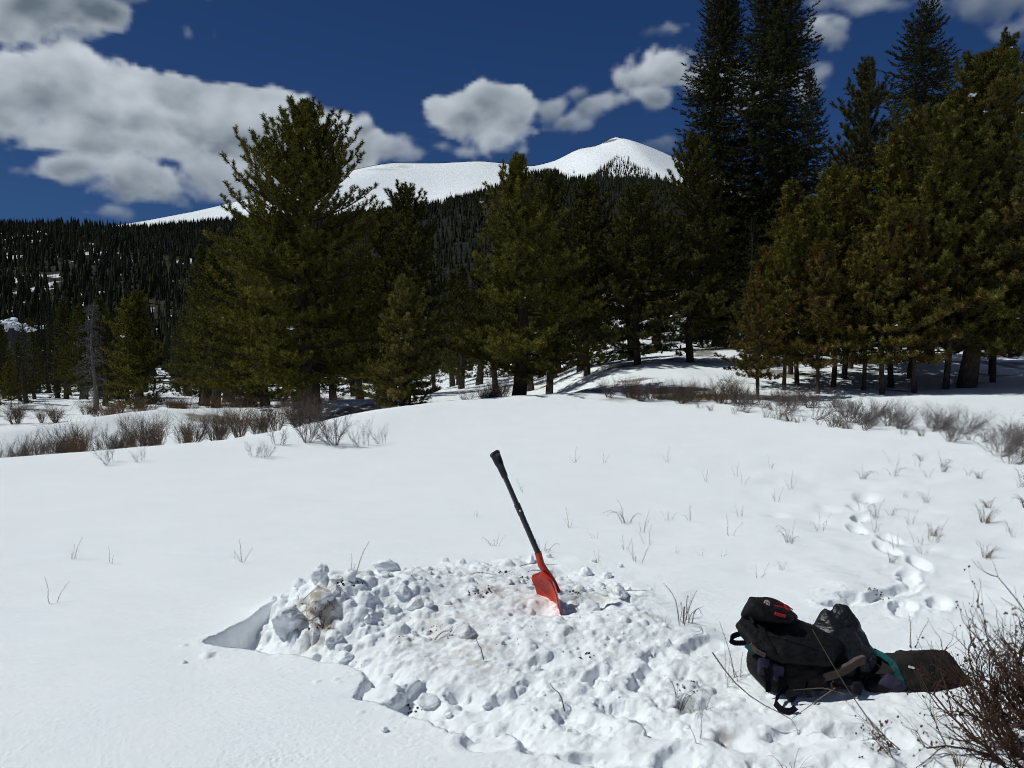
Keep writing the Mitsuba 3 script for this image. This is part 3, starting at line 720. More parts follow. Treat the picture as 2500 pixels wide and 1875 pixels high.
def dead_tree(seed, h, radius):
    rg = np.random.default_rng(seed)
    zt = np.linspace(-.3, h, 14)
    w = np.stack([.05 * np.sin(zt * 1.7 + seed) + .03 * zt, .05 * np.cos(zt * 1.3), zt], 1)
    tv = pathtube(w, .085 * (1 - np.clip(zt / h, 0, 1)) ** .9 + .008, 8)
    P0, P1, R0, R1 = [], [], [], []
    for z in np.arange(.35, h * .97, .055):
        for q in range(2):
            az, t = rg.uniform(0, 2 * PI), z / h
            L = radius * (1 - t) ** .55 * rg.uniform(.35, 1.1)
            p = np.array([np.interp(z, zt, w[:, 0]), np.interp(z, zt, w[:, 1]), z])
            e, r = rg.uniform(-.05, .35), .010
            for k in range(6):
                d = np.array([math.cos(az) * math.cos(e), math.sin(az) * math.cos(e), math.sin(e)])
                n_ = p + d * L / 6
                P0.append(p); P1.append(n_); R0.append(r); R1.append(r * .8)
                for g in range(3):
                    dd = unit(d + .9 * rg.normal(size=3) + [0, 0, -.35])
                    P0.append(p); P1.append(p + dd * rg.uniform(.08, .26) * (1 - .1 * k)); R0.append(.0045); R1.append(.002)
                p, r = n_, r * .8
                e -= rg.uniform(.05, .28); az += rg.normal(0, .18)
    return tv, tubes(P0, P1, R0, R1, 3)


for sd, x, y, h_, ra, lb in [(51, -13.9, 26.6, 3.6, 1.15, 'bare dead grey tree with drooping twigs at the far left'), (52, -10.4, 27.2, 4.0, .85, 'bare dead grey tree hard by the left flank of the big pine')]:
    tv, bv = dead_tree(sd, h_, ra)
    key = numbered('dead_tree'); M = T().translate([x, y, ground(x, y)])
    scene[key + '__trunk'] = mikit.ply(tv, 'dead_wood_bsdf', smooth=True, to_world=M)
    scene[key + '__branches'] = mikit.ply(bv, 'dead_wood_bsdf', to_world=M)
    lab(key, lb, 'dead tree')

# rows further back: each tree a thing of its own
rt = np.random.default_rng(77)
BACK = []


def row(n, xr_, yr_, smin, smax, label, group, kinds=('back_pine_group_a', 'back_pine_group_b', 'back_spruce_group'), gap=1.1):
    tries = 0
    got = 0
    while got < n and tries < 5000:
        tries += 1
        y = rt.uniform(*yr_); x = rt.uniform(*xr_) * (y if max(np.abs(xr_)) < 2 else 1)
        if any((x - a) ** 2 + (y - b) ** 2 < gap * gap for a, b in BACK):
            continue
        BACK.append((x, y)); got += 1
        pr = kinds[rt.integers(len(kinds))]
        roof = 1.6 + y * (.04 if x / y < -.4 else .14 if x / y < .3 else .24)      # the wood stays below the skyline of the hills
        full = {'a': 6.6, 'b': 7.6}.get(pr[-1], 8.4) * 1.1
        plant('spruce_tree' if 'spruce' in pr else 'pine_tree', pr, x, y, label, rot=rt.uniform(0, 360), scale=min((roof - ground(x, y)) / full, min(smin, (1.5 - ground(x, y)) / 7.4) if -.67 < x / y < -.57 and y < 45 else rt.uniform(smin, smax)), group=group, zs=rt.uniform(.9, 1.1), cat='conifer')


row(26, (-.70, -.46), (27, 38), .55, .85, 'dark conifer in the shaded wood beyond the dead trees at far left', 'conifers of the dark wood at the left')
row(34, (-.72, -.40), (38, 75), .5, .8, 'distant dark conifer at the foot of the wooded hill on the left', 'conifers below the wooded hill', gap=1.6)
row(16, (-.40, -.16), (23, 34), .6, .95, 'dark conifer filling the gap behind the big pine and its neighbours', 'conifers behind the big left pine')
row(18, (-.16, .10), (27, 46), .55, .9, 'dark conifer in the shade behind the central pine', 'conifers behind the central pine', gap=1.3)
row(22, (.03, .30), (27, 44), .75, 1.15, 'dark conifer behind the tongue of sunlit snow, left of the towering spruces', 'conifers behind the snow tongue', gap=1.3)
row(22, (.30, .75), (25, 42), .75, 1.05, 'dark conifer on the slope behind the right-hand thicket', 'conifers on the right-hand slope', gap=1.4)
print('tree triangles', TREE_LOG, sum(TREE_LOG))
# ------------------------------------------------------------------ shrubs
def shrub(seed, h, spread, stems=14, levels=3, r0=.006, kids=4, wild=.35, buds=0.0, lean=(0, 0), droop=0.0):
    """Leafless shrub: (stem mesh, bud mesh or None), growing from the origin."""
    rg = np.random.default_rng(seed)
    P0, P1, R0, R1, tips = [], [], [], [], []

    def grow_twig(p, d, L, r, lev):
        n = 5 if lev == 0 else 4
        for k in range(n):
            d = unit(d + rg.normal(size=3) * wild * .28 + np.array([0, 0, .10 - droop]))
            q = p + d * L / n
            P0.append(p); P1.append(q); R0.append(r); R1.append(r * .86)
            p, r = q, r * .86
            if lev < levels - 1 and k >= (1 if lev == 0 else 0):
                for _ in range(kids if rg.random() < .5 else max(1, kids - 1)):
                    if rg.random() < .55:
                        s = unit(np.cross(d, rg.normal(size=3)))
                        grow_twig(p, unit(d + s * rg.uniform(.45, .95)), L * rg.uniform(.32, .6), r * .7, lev + 1)
        tips.append((p, d, r))

    for q in range(stems):
        a, e = rg.uniform(0, 2 * PI), rg.uniform(.15, 1.0) ** .7
        d = np.array([math.cos(a) * spread * e + lean[0], math.sin(a) * spread * e + lean[1], 1.0])
        grow_twig(np.array([math.cos(a) * .05 * rg.random(), math.sin(a) * .05 * rg.random(), -.06]), unit(d), h * rg.uniform(.6, 1.1), r0 * rg.uniform(.7, 1.2), 0)
    m = tubes(P0, P1, R0, R1, 3)
    b = None
    if buds:
        oc = trimesh.creation.icosphere(0, 1.0)
        V, Fc = np.array(oc.vertices), np.array(oc.faces)
        parts_ = []
        for p, d, r in tips:
            if rg.random() < buds:
                s = rg.uniform(.8, 1.5)
                for _ in range(rg.integers(1, 4)):
                    parts_.append((V * [.0030 * s, .0030 * s, .0038 * s] + p + d * .004 + rg.normal(size=3) * .005, Fc))
        b = merge(*parts_)
    return m, b


scene['willow_bsdf'] = diffuse((.105, .078, .066))
scene['grey_twig_bsdf'] = diffuse((.15, .13, .125))
scene['brown_twig_bsdf'] = diffuse((.155, .105, .062))
scene['dark_twig_bsdf'] = diffuse((.075, .044, .032))
scene['bud_bsdf'] = diffuse((.075, .045, .032))
for nm, sd, bs, kw in [('brown_shrub_group_a', 61, 'brown_twig_bsdf', dict(h=.62, spread=.6, stems=20, kids=3, r0=.0085)), ('brown_shrub_group_b', 62, 'willow_bsdf', dict(h=.66, spread=.8, stems=19, kids=3, r0=.0085)),
                       ('grey_shrub_group_a', 63, 'grey_twig_bsdf', dict(h=.50, spread=1.25, stems=15, kids=3, r0=.0072, lean=(.45, -.2), wild=.5)), ('grey_shrub_group_b', 64, 'grey_twig_bsdf', dict(h=.56, spread=1.5, stems=12, kids=3, r0=.0072, lean=(.6, -.25), wild=.55)),
                       ('willow_shrub_group_a', 65, 'willow_bsdf', dict(h=.5, spread=.85, stems=17, kids=3, r0=.0078)), ('sparse_twig_group', 66, 'grey_twig_bsdf', dict(h=.26, spread=.9, stems=5, kids=3, r0=.0042, levels=3))]:
    m_, _ = shrub(sd, **kw)
    scene[nm] = {'type': 'shapegroup', 'stems': mikit.ply(m_, bs)}
rs = np.random.default_rng(88)


def bush(proto, x, y, label, group=None, scale=1.0, rot=None, zs=1.0):
    key = numbered('shrub')
    scene[key] = {'type': 'instance', 'shapegroup': {'type': 'ref', 'id': proto},
                  'to_world': T().translate([x, y, ground(x, y)]).rotate([0, 0, 1], rs.uniform(0, 360) if rot is None else rot).scale([scale, scale, scale * zs])}
    lab(key, label, 'shrub', group)
    return key


def along(pts, n, jx, jy):
    p = np.array(pts, float)
    L = np.concatenate([[0], np.cumsum(np.linalg.norm(np.diff(p, axis=0), axis=1))])
    for t in np.linspace(0, L[-1], n):
        yield np.interp(t, L, p[:, 0]) + rs.normal(0, jx), np.interp(t, L, p[:, 1]) + rs.normal(0, jy)


for x, y in along([(-6.1, 11.4), (-5.3, 12.2), (-4.6, 13.0), (-4.1, 14.0), (-3.7, 15.2)], 27, .18, .34):
    bush(f"brown_shrub_group_{'ab'[rs.integers(2)]}", x, y, 'brown leafless shrub in the hollow behind the crest of snow', 'brown shrubs in the hollow before the big pine', rs.uniform(.42, .8))
for x, y in along([(-7.2, 11.1), (-6.4, 11.6), (-5.9, 12.0)], 11, .15, .15):
    bush('willow_shrub_group_a', x, y, 'reddish brown shrub at the left end of the shrub band behind the crest', 'reddish shrubs at the left end of the hollow', rs.uniform(.55, .9))
for x, y in along([(-11.8, 17.5), (-9.6, 18.6), (-7.2, 20.5), (-5.6, 21.5)], 28, .5, .5):
    bush(f"brown_shrub_group_{'ab'[rs.integers(2)]}", x, y, 'low brown shrub on the second bank of snow at the left', 'low shrubs on the second bank at the left', rs.uniform(.5, .8), zs=.8)
for x, y in along([(-12.5, 21.5), (-9.5, 23.5), (-6.5, 24.5)], 14, .6, .5):
    bush('brown_shrub_group_a', x, y, 'far brown shrub at the foot of the dead grey trees', 'far shrubs below the dead trees', rs.uniform(.5, .8), zs=.75)
for x, y in along([(2.2, 17.3), (2.9, 17.0), (3.9, 16.7), (4.6, 16.3)], 24, .16, .38):
    bush('willow_shrub_group_a' if rs.random() < .7 else 'brown_shrub_group_a', x, y, 'dark twiggy shrub in the band between the field and the tongue of snow', 'dark shrubs at the left of the right-hand band', rs.uniform(.5, .85), zs=.85)
for x, y in along([(4.4, 15.9), (5.3, 15.5), (6.2, 15.2)], 18, .25, .6):
    bush(f"grey_shrub_group_{'ab'[rs.integers(2)]}" if rs.random() < .6 else 'willow_shrub_group_a', x, y, 'grey-brown twiggy shrub before the young pines on the right', 'grey-brown shrubs before the right-hand pines', rs.uniform(.5, .85), zs=.85)
for x, y in along([(5.2, 13.6), (5.9, 12.7), (6.35, 11.8), (6.7, 10.9)], 27, .35, .5):
    bush(f"grey_shrub_group_{'ab'[rs.integers(2)]}", x, y, 'spreading grey shrub of the band that runs down to the right edge', 'spreading grey shrubs at the right', rs.uniform(.5, .9), rot=rs.uniform(-50, 50), zs=.8)
for x, y in along([(6.1, 9.9), (6.2, 9.3), (5.9, 8.9)], 7, .2, .25):
    bush('grey_shrub_group_b', x, y, 'grey shrub nearest the right edge of the snowfield', 'nearest grey shrubs at the right edge', rs.uniform(.6, .9), rot=rs.uniform(-50, 50), zs=.8)
for x, y in along([(-.6, 18.2), (.0, 18.3), (-1.0, 18.7)], 9, .25, .25):
    bush('brown_shrub_group_b', x, y, 'low straw-brown shrub at the foot of the central pine', 'low shrubs at the central pine', rs.uniform(.45, .75))
for x, y, q, s_, lb in [(-2.72, 10.6, 'grey_shrub_group_a', .78, 'fan of grey twigs left of the middle of the snowfield, left half of a pair'), (-2.34, 10.5, 'grey_shrub_group_a', .86, 'fan of grey twigs left of the middle of the snowfield, right half of a pair'),
                        (-3.05, 10.4, 'sparse_twig_group', 1.1, 'thin low twigs at the left end of the pair of grey fans'), (-1.95, 10.4, 'sparse_twig_group', 1.25, 'lone upright forked twig right of the pair of grey fans'),
                        (-1.75, 10.7, 'sparse_twig_group', .9, 'small twig standing rightmost beside the pair of grey fans'), (-2.95, 9.5, 'sparse_twig_group', .8, 'tiny twig cluster just below the pair of grey fans'),
                        (-3.1, 9.55, 'sparse_twig_group', .7, 'tiny twig cluster below and left of the pair of grey fans'), (-4.55, 9.0, 'sparse_twig_group', .95, 'low forked twig alone on the snow at the left'),
                        (-4.25, 9.1, 'sparse_twig_group', .6, 'single small twig right of the low forked twig at the left'), (-6.6, 10.2, 'sparse_twig_group', 1.0, 'sprig sticking out of the snow at the far left below the crest'),
                        (-7.2, 11.6, 'willow_shrub_group_a', .5, 'small round shrub on the crest at the far left'), (-8.6, 12.6, 'willow_shrub_group_a', .45, 'small shrub at the left edge behind the crest')]:
    bush(q, x, y, lb, scale=s_)

# the large dark shrub in the lower right corner: a thing with stems and buds
for kx, ky, sd, hh, ln, lb in [(2.12, 2.98, 71, .43, (-.6, -.05), 'dense dark brown shrub with round buds filling the lower right corner'),
                               (1.92, 2.84, 72, .42, (-1.3, .05), 'low dark shrub leaning left at the foot of the dense corner shrub')]:
    m_, b_ = shrub(sd, hh, .62, stems=30 if sd == 71 else 17, kids=3, r0=.0088 if sd == 71 else .0072, wild=.75, buds=.35, lean=ln)
    key = numbered('shrub'); M = T().translate([kx, ky, ground(kx, ky)])
    scene[key + '__stems'] = mikit.ply(m_, 'dark_twig_bsdf', to_world=M)
    scene[key + '__buds'] = mikit.ply(b_, 'bud_bsdf', to_world=M)
    labels[key + '__buds'] = {'kind': 'stuff'}
    lab(key, lb, 'shrub')
m_, b_ = shrub(73, .24, .25, stems=3, kids=3, r0=.0034, wild=.45, buds=.4, lean=(-1.6, .2), levels=3)
key = numbered('shrub'); M = T().translate([1.50, 2.86, ground(1.50, 2.86)])
scene[key + '__stems'] = mikit.ply(m_, 'dark_twig_bsdf', to_world=M); scene[key + '__buds'] = mikit.ply(b_, 'bud_bsdf', to_world=M)
labels[key + '__buds'] = {'kind': 'stuff'}
lab(key, 'sprig with tiny buds lying over the snow left of the dense corner shrub', 'shrub')

# ------------------------------------------------------------------ dry grass
scene['dry_grass_bsdf'] = diffuse((.20, .155, .10))
scene['grey_grass_bsdf'] = diffuse((.13, .11, .09))


def stalk(points, r=.0016):
    p = np.array(points, float)
    t = np.linspace(0, 1, len(p)); q = np.linspace(0, 1, 9)
    c = np.stack([np.interp(q, t, p[:, k]) for k in range(3)], 1)
    c[1:-1] = (c[:-2] + 2 * c[1:-1] + c[2:]) / 4
    return pathtube(c, r * (1.15 - .75 * q), 4, cap=False)


def tuft_mesh(seed, n, h, bend, r):
    rg = np.random.default_rng(seed)
    out = []
    for _ in range(n):
        a, L, b = rg.uniform(0, 2 * PI), h * rg.uniform(.35, 1.0), rg.uniform(0, bend)
        d = np.array([math.cos(a), math.sin(a), 0])
        base_ = d * rg.uniform(0, .03) + [0, 0, -.03]
        e = rg.uniform(1.0, 1.52)
        k = base_ + d * math.cos(e) * L * .65 + [0, 0, math.sin(e) * L * .65]
        k2 = k + (d * math.cos(e - b) + [0, 0, math.sin(e - b)]) * L * .4
        pts = [base_, (base_ + k) / 2 + rg.normal(0, .006, 3), k, k2]
        if rg.random() < .35 * bend:
            pts.append(k2 + (d * .6 + [0, 0, -.8]) * L * .22)
        out.append(stalk(pts, r * rg.uniform(.7, 1.2)))
    return merge(*out)


for nm, sd, n, hh, bd, rr_, bs in [('grass_group_a', 81, 4, .26, .5, .0021, 'grey_grass_bsdf'), ('grass_group_b', 82, 5, .19, 1.7, .0021, 'dry_grass_bsdf'), ('grass_group_c', 83, 3, .36, .3, .0024, 'dry_grass_bsdf'),
                                   ('grass_group_d', 84, 9, .24, 1.4, .0021, 'grey_grass_bsdf'), ('grass_group_e', 85, 22, .22, 1.1, .0022, 'dry_grass_bsdf'), ('grass_group_f', 86, 2, .36, .5, .0022, 'grey_grass_bsdf')]:
    scene[nm] = {'type': 'shapegroup', 'blades': mikit.ply(tuft_mesh(sd, n, hh, bd, rr_), bs, smooth=True)}


def grass(q, x, y, label, group=None, scale=1.0, rot=None):
    key = numbered('dry_grass')
    scene[key] = {'type': 'instance', 'shapegroup': {'type': 'ref', 'id': 'grass_group_' + q},
                  'to_world': T().translate([x, y, ground(x, y)]).rotate([0, 0, 1], rs.uniform(0, 360) if rot is None else rot).scale(scale)}
    lab(key, label, 'grass', group)


GS = 'dry stalks standing in the smooth snow behind the hole'
for q, x, y, s_ in [('c', .45, 6.24, .7), ('b', -.12, 5.71, .7), ('d', .93, 6.38, 1.0), ('c', 1.01, 6.09, .9), ('b', .22, 5.53, .8), ('c', .72, 9.21, .8), ('f', 1.07, 9.21, .85), ('c', 1.79, 9.21, .8),
                    ('f', 2.36, 8.36, .9), ('a', 2.9, 8.91, .9), ('a', 2.41, 7.24, .9), ('b', 1.28, 6.46, .7), ('a', 1.45, 6.46, .9), ('f', 1.65, 5.96, .95), ('a', .84, 5.31, 1.0), ('a', 1.56, 4.96, .6),
                    ('a', .8, 5.59, .7), ('b', .57, 5.31, .5), ('b', 2.4, 6.16, 1.0), ('d', 2.02, 5.71, .9), ('a', .62, 5.9, .5), ('f', .98, 5.75, .9), ('a', 1.15, 5.5, .35), ('a', 1.3, 5.45, .4), ('a', 1.45, 5.42, .35),
                    ('b', 1.75, 5.1, .5), ('f', 2.3, 7.9, .8), ('a', 1.9, 6.6, .7), ('f', 1.95, 8.0, .8), ('c', 2.7, 7.7, .8), ('a', -.3, 6.6, .5), ('c', .1, 7.5, .6)]:
    grass(q, x, y, 'few thin dry stalks poking out of the smooth snow behind the hole', GS, s_)
for q, x, y, s_ in [('c', -1.01, 4.98, 1.0), ('f', -2.63, 4.5, .95), ('c', -3.02, 5.42, .7), ('f', -2.7, 5.31, .65), ('c', -1.81, 5.31, .8), ('a', -3.3, 3.5, .5), ('a', -1.9, 5.4, .4)]:
    grass(q, x, y, 'thin lone stalk in the untouched snow at the left', 'lone stalks at the left', s_)
for k in range(34):
    y = rs.uniform(5.2, 9.5); x = y * rs.uniform(.44, .66)
    grass('abcde'[rs.choice(5, p=[.25, .25, .1, .25, .15])], x, y, 'pale dry grass tuft on the hummocky snow at the right', 'grass tufts on the right-hand snow', rs.uniform(.6, 1.1))
for k in range(26):
    x = rs.uniform(3.4, 6.6); y = 15.2 - (x - 3.4) * 1.55 + rs.normal(0, .35)
    grass('de'[rs.integers(2)], x, y, 'straw tuft in the snow along the near edge of the right-hand shrubs', 'straw tufts along the right-hand shrubs', rs.uniform(.9, 1.6))
for q, x, y, s_, lb in [('d', .93, 4.22, 1.25, 'loose bunch of tall stalks right of the red shovel'), ('c', .90, 4.15, 1.0, 'two leaning stalks in the bunch right of the red shovel'), ('b', .80, 4.1, .45, 'short brown stubble tuft just right of the hole'),
                        ('c', 1.02, 3.52, 1.05, 'pair of tall stalks left of the backpacks'), ('a', .97, 3.5, .9, 'short stalks at the foot of the tall pair left of the backpacks'), ('e', .78, 3.22, .72, 'dense straw tuft in the trodden snow left of the straps'),
                        ('d', .70, 3.28, .8, 'bent stalks leaning over the trodden snow beside the dense straw tuft'), ('e', 1.62, 2.80, .5, 'yellow straw under the left side of the dense corner shrub'), ('b', 1.02, 2.82, .6, 'small bent stalks at the lower edge near the middle right'),
                        ('e', .80, 2.98, .28, 'tiny brown stubble in a footprint near the lower edge'), ('f', 2.0, 3.9, 1.0, 'bent stalk behind the dense corner shrub'), ('f', .71, 2.95, .7, 'single thin stalk at the lower edge left of the stubble')]:
    grass(q, x, y, lb, scale=s_)
for pts, lb in [([(1.47, 3.02, -.03), (1.36, 3.04, .12), (1.27, 3.06, .26), (1.18, 3.08, .42)], 'long straw stalk leaning left in front of the packs'),
                ([(1.30, 3.05, .19), (1.22, 3.05, .215), (1.10, 3.05, .205)], 'straw blade bending left across the upper pack'), ([(1.27, 3.06, .21), (1.19, 3.05, .16), (1.10, 3.05, .09)], 'straw blade slanting down left before the lower pack'),
                ([(.79, 3.08, .30), (.88, 3.08, .17), (1.0, 3.08, .08), (1.12, 3.08, .03), (1.13, 3.06, -.03)], 'long bent straw lying across the left straps')]:
    gz = ground(pts[0][0], pts[0][1])
    key = numbered('dry_grass')
    scene[key] = mikit.ply(stalk([(a, b, c + gz) for a, b, c in pts], .0024), 'dry_grass_bsdf', smooth=True)
    lab(key, lb, 'grass')
# ------------------------------------------------------------------ loose chunks of snow, soil and twigs thrown out of the hole
scene['chunk_bsdf'] = {'type': 'twosided', 'bsdf': {'type': 'bumpmap', 'arbitrary': mikit.proc(snow_grain, 2e-3), 'scale': 0.004, 'bsdf': {'type': 'diffuse', 'reflectance': mikit.proc(snow_color)}}}
scene['soil_bsdf'] = diffuse((.035, .028, .022))
rc = np.random.default_rng(7)
ICO3, ICO1 = trimesh.creation.icosphere(3, 1.0), trimesh.creation.icosphere(1, 1.0)


def chunk_mesh(size, seed, cut=.5, rough=.35):
    v = np.array(ICO3.vertices)
    rg = np.random.default_rng(seed)
    for _ in range(5):                                        # faces left by the shovel
        d = unit(rg.normal(size=3)); lim = rg.uniform(cut, .95)
        over = np.clip(v @ d - lim, 0, None)
        v = v - over[:, None] * d * .92
    n = meshkit.fbm(v * 1.9 + seed * 1.7, 4, seed) - .5
    v = v * (1 + rough * 2 * n[:, None]) + .10 * (meshkit.fbm(v * 6 + seed, 3, seed + 3) - .5)[:, None] * v
    return (v * np.array(size), np.array(ICO3.faces))


def chunk(x, y, size, seed, label, group=None, rot=0.0, sink=.35, name='snow_chunk', bsdf='chunk_bsdf', tilt=0.0):
    key = numbered(name)
    scene[key] = mikit.ply(chunk_mesh(size, seed), bsdf, smooth=True, to_world=T().translate([x, y, ground(x, y) + size[2] * (1 - 2 * sink)]).rotate([0, 0, 1], rot).rotate([0, 1, 0], tilt))
    lab(key, label, 'snow chunk', group)


for x, y, s_, lb in [(-1.16, 4.07, (.085, .08, .085), 'large smooth snow block at the left end of the pile, leaning on the cut edge'), (-1.00, 4.12, (.085, .07, .085), 'large snow block stained with soil and roots'),
                     (-1.06, 4.34, (.06, .055, .06), 'upright grey-topped snow block at the back of the left pile'), (-.96, 4.30, (.05, .05, .045), 'rounded dirty lump behind the stained block'),
                     (-.88, 4.30, (.045, .045, .05), 'rounded grey lump right of the upright block'), (-.92, 4.13, (.05, .04, .035), 'snow lump below the rounded grey lump'),
                     (-.90, 3.92, (.055, .05, .035), 'snow lump cracked across at the near foot of the left pile'), (-.83, 3.82, (.05, .04, .03), 'freckled snow lump at the near edge of the left pile'),
                     (-.72, 4.60, (.09, .06, .045), 'tilted slab with a brown soil spot at the back of the hole'), (-.60, 4.30, (.055, .05, .05), 'squarish snow block in the middle left of the hole'),
                     (-.52, 4.22, (.045, .045, .045), 'snow lump right of the squarish block'), (-.33, 5.20, (.03, .03, .03), 'small round lump on the far rim of the hole'),
                     (-.23, 3.88, (.045, .04, .045), 'rounded lump with a soft shadow in the middle of the hole'), (-.56, 3.40, (.10, .075, .075), 'big split snow block at the near edge of the hole'),
                     (-.46, 3.47, (.06, .05, .06), 'snow block leaning against the big split block'), (-.36, 3.38, (.05, .05, .04), 'snow lump right of the big split block'), (-.38, 3.18, (.04, .035, .03), 'round snow lump rolled out near the lower edge'),
                     (.13, 5.30, (.035, .03, .035), 'pointed lump on the far rim left of the shovel'), (.47, 5.05, (.045, .04, .04), 'crumbly lump behind the shovel'), (.60, 4.98, (.035, .035, .03), 'small crumbly lump right of the shovel neck'),
                     (.62, 4.50, (.075, .05, .045), 'snow slab with brown grass on its underside right of the shovel'), (.42, 4.30, (.06, .05, .04), 'dirty snow lump in the shadow of the shovel')]:
    chunk(x, y, s_, int(abs(x * 1000) + y * 100) % 997, lb, rot=rc.uniform(0, 360), tilt=rc.uniform(-18, 18))
n_c = 0
while n_c < 90:
    x, y = rc.uniform(-1.45, .9), rc.uniform(3.0, 5.3)
    i, j = np.searchsorted(X[:, 0], x), np.searchsorted(Y[0], y)
    if zone[min(i, len(X) - 1), min(j, Y.shape[1] - 1)] < .6:
        continue
    w = .55 + .9 * math.exp(-(((x + .95) / .5) ** 2 + ((y - 4.2) / .5) ** 2))
    s_ = float(np.clip(rc.lognormal(-3.95, .4), .011, .035)) * w
    chunk(x, y, (s_, s_ * rc.uniform(.7, 1), s_ * rc.uniform(.6, 1)), 100 + n_c, 'small loose chunk of snow in the dug-up patch', 'small loose snow chunks', rot=rc.uniform(0, 360), sink=.3)
    n_c += 1
for x, y, s_ in [(-.45, 5.32, .022), (.25, 5.42, .02), (.64, 4.8, .02), (.72, 5.2, .016), (.7, 4.72, .014), (-1.35, 4.45, .018), (-1.55, 3.7, .012), (-.5, 3.05, .014), (.55, 5.3, .018), (-1.2, 4.75, .02), (-.9, 4.98, .018)]:
    chunk(x, y, (s_, s_ * .9, s_ * .9), int(1000 * s_) + int(100 * y), 'small snow crumb lying on the smooth snow at the rim of the hole', 'snow crumbs on the rim', sink=.25)


def crumbs(key, label, spots, n, spread, smin, smax):
    parts_ = []
    for cx, cy in spots:
        for _ in range(n):
            x, y = cx + rc.normal(0, spread), cy + rc.normal(0, spread * .6)
            s_ = rc.uniform(smin, smax)
            parts_.append((np.array(ICO1.vertices) * s_ * (1 + .3 * rc.normal(size=(42, 1))) + [x, y, ground(x, y) + s_ * .4], np.array(ICO1.faces)))
    scene[key] = mikit.ply(merge(*parts_), 'soil_bsdf')
    lab(key, label, 'soil', kind='stuff')


crumbs('soil_crumbs', 'dark crumbs of soil and rotten leaves strewn over the thrown-up snow', [(-.20, 4.42), (-.14, 4.43), (-1.0, 4.0), (-.92, 4.25), (-.84, 4.28), (-.7, 4.64), (-.05, 4.9), (.1, 4.8), (-.4, 4.0), (-.3, 3.9), (-.4, 3.36), (2.18, 4.70), (2.2, 4.72), (.36, 4.5), (.33, 3.72), (.76, 3.42)], 12, .03, .002, .0055)
crumbs('soil_specks', 'scattered fine specks of soil on the dug-up snow', [(rc.uniform(-1.1, .5), rc.uniform(3.7, 5.0)) for _ in range(40)], 5, .06, .0012, .003)
for k, (x, y, L, a, lb) in enumerate([(.05, 5.02, .24, .1, 'thin grey twig lying on the far side of the hole'), (.10, 4.93, .14, -.1, 'short twig below the long grey twig'), (-.25, 4.72, .16, .05, 'short brown twig in the middle of the hole'),
                                      (-.38, 3.85, .13, .9, 'pale straw lying slanted in the near part of the hole'), (.60, 4.52, .2, .35, 'bent twig on the slab right of the shovel'), (-.13, 3.62, .12, 1.9, 'thin dark stem standing in the near part of the hole'),
                                      (.22, 3.25, .12, 2.1, 'small forked stem in the trodden snow near the lower edge')]):
    g = ground(x, y)
    up = .7 if a > 1.5 else .06
    p = [(x + math.cos(a) * L * t, y + math.sin(a) * L * t * (.3 if up > .5 else 1), max(ground(x + math.cos(a) * L * t, y + math.sin(a) * L * t), g) + .008 + up * L * t + .01 * math.sin(5 * t)) for t in np.linspace(0, 1, 6)]
    key = numbered('twig')
    scene[key] = mikit.ply(pathtube(p, np.linspace(.0026, .0012, 6), 5), 'dark_twig_bsdf', smooth=True)
    lab(key, lb, 'twig')
# roots torn up with the stained block
pr = []
for _ in range(26):
    p = np.array([-1.0 + rc.normal(0, .05), 4.035 + rc.normal(0, .02), ground(-1.0, 4.03) + rc.uniform(.0, .13)])
    q = [p]
    d = unit(rc.normal(size=3) * [1, .5, 1])
    for _k in range(4):
        d = unit(d + .6 * rc.normal(size=3)); q.append(q[-1] + d * .022)
    pr.append(pathtube(q, np.linspace(.0016, .0007, 5), 4, cap=False))
scene['root_tangle'] = mikit.ply(merge(*pr), 'dark_twig_bsdf')
lab('root_tangle', 'tangle of thin brown roots on the stained snow block at the left of the pile', 'roots', kind='stuff')
# snow-capped outcrop glimpsed between the dark conifers at the far left
scene['rock_bsdf'] = diffuse((.07, .065, .06))
OX, OY = -27.7, 45.0
scene['rock_outcrop__rock'] = mikit.ply(chunk_mesh((.9, 1.0, 2.7), 41, .6, .3), 'rock_bsdf', smooth=True, to_world=T().translate([OX, OY, ground(OX, OY) + 1.2]))
scene['rock_outcrop__snow_cap'] = mikit.ply(merge(*[(m_[0] + np.array(o_), m_[1]) for m_, o_ in ((chunk_mesh((.42, .6, .42), 44, .6, .6), (-.35, 0, .12)), (chunk_mesh((.36, .5, .24), 45, .6, .6), (.15, 0, .05)), (chunk_mesh((.40, .4, .14), 46, .6, .6), (.62, 0, -.12)))]), 'tree_snow_bsdf', smooth=True,
                                            to_world=T().translate([OX, OY, ground(OX, OY) + 3.78]))
labels['rock_outcrop__snow_cap'] = {'kind': 'stuff'}
lab('rock_outcrop', 'snow-capped outcrop between the dark conifers at the far left', 'rock')
# ------------------------------------------------------------------ shovel stuck in the thrown-up snow
scene['red_metal_bsdf'] = {'type': 'twosided', 'bsdf': {'type': 'principled', 'base_color': {'type': 'rgb', 'value': [.50, .030, .012]}, 'roughness': .32, 'specular': .5, 'clearcoat': .3, 'clearcoat_gloss': .7}}
scene['black_shaft_bsdf'] = {'type': 'twosided', 'bsdf': {'type': 'principled', 'base_color': {'type': 'rgb', 'value': [.022, .023, .025]}, 'roughness': .38, 'specular': .5}}
scene['black_grip_bsdf'] = {'type': 'twosided', 'bsdf': {'type': 'principled', 'base_color': {'type': 'rgb', 'value': [.016, .016, .018]}, 'roughness': .5, 'specular': .4}}
scene['steel_bsdf'] = {'type': 'twosided', 'bsdf': {'type': 'principled', 'base_color': {'type': 'rgb', 'value': [.6, .58, .55]}, 'roughness': .3, 'metallic': .9}}
FOOT = np.array([.300, 4.33, ground(.28, 4.33) - .06])
TOP = np.array([-.095, 4.41, .905])
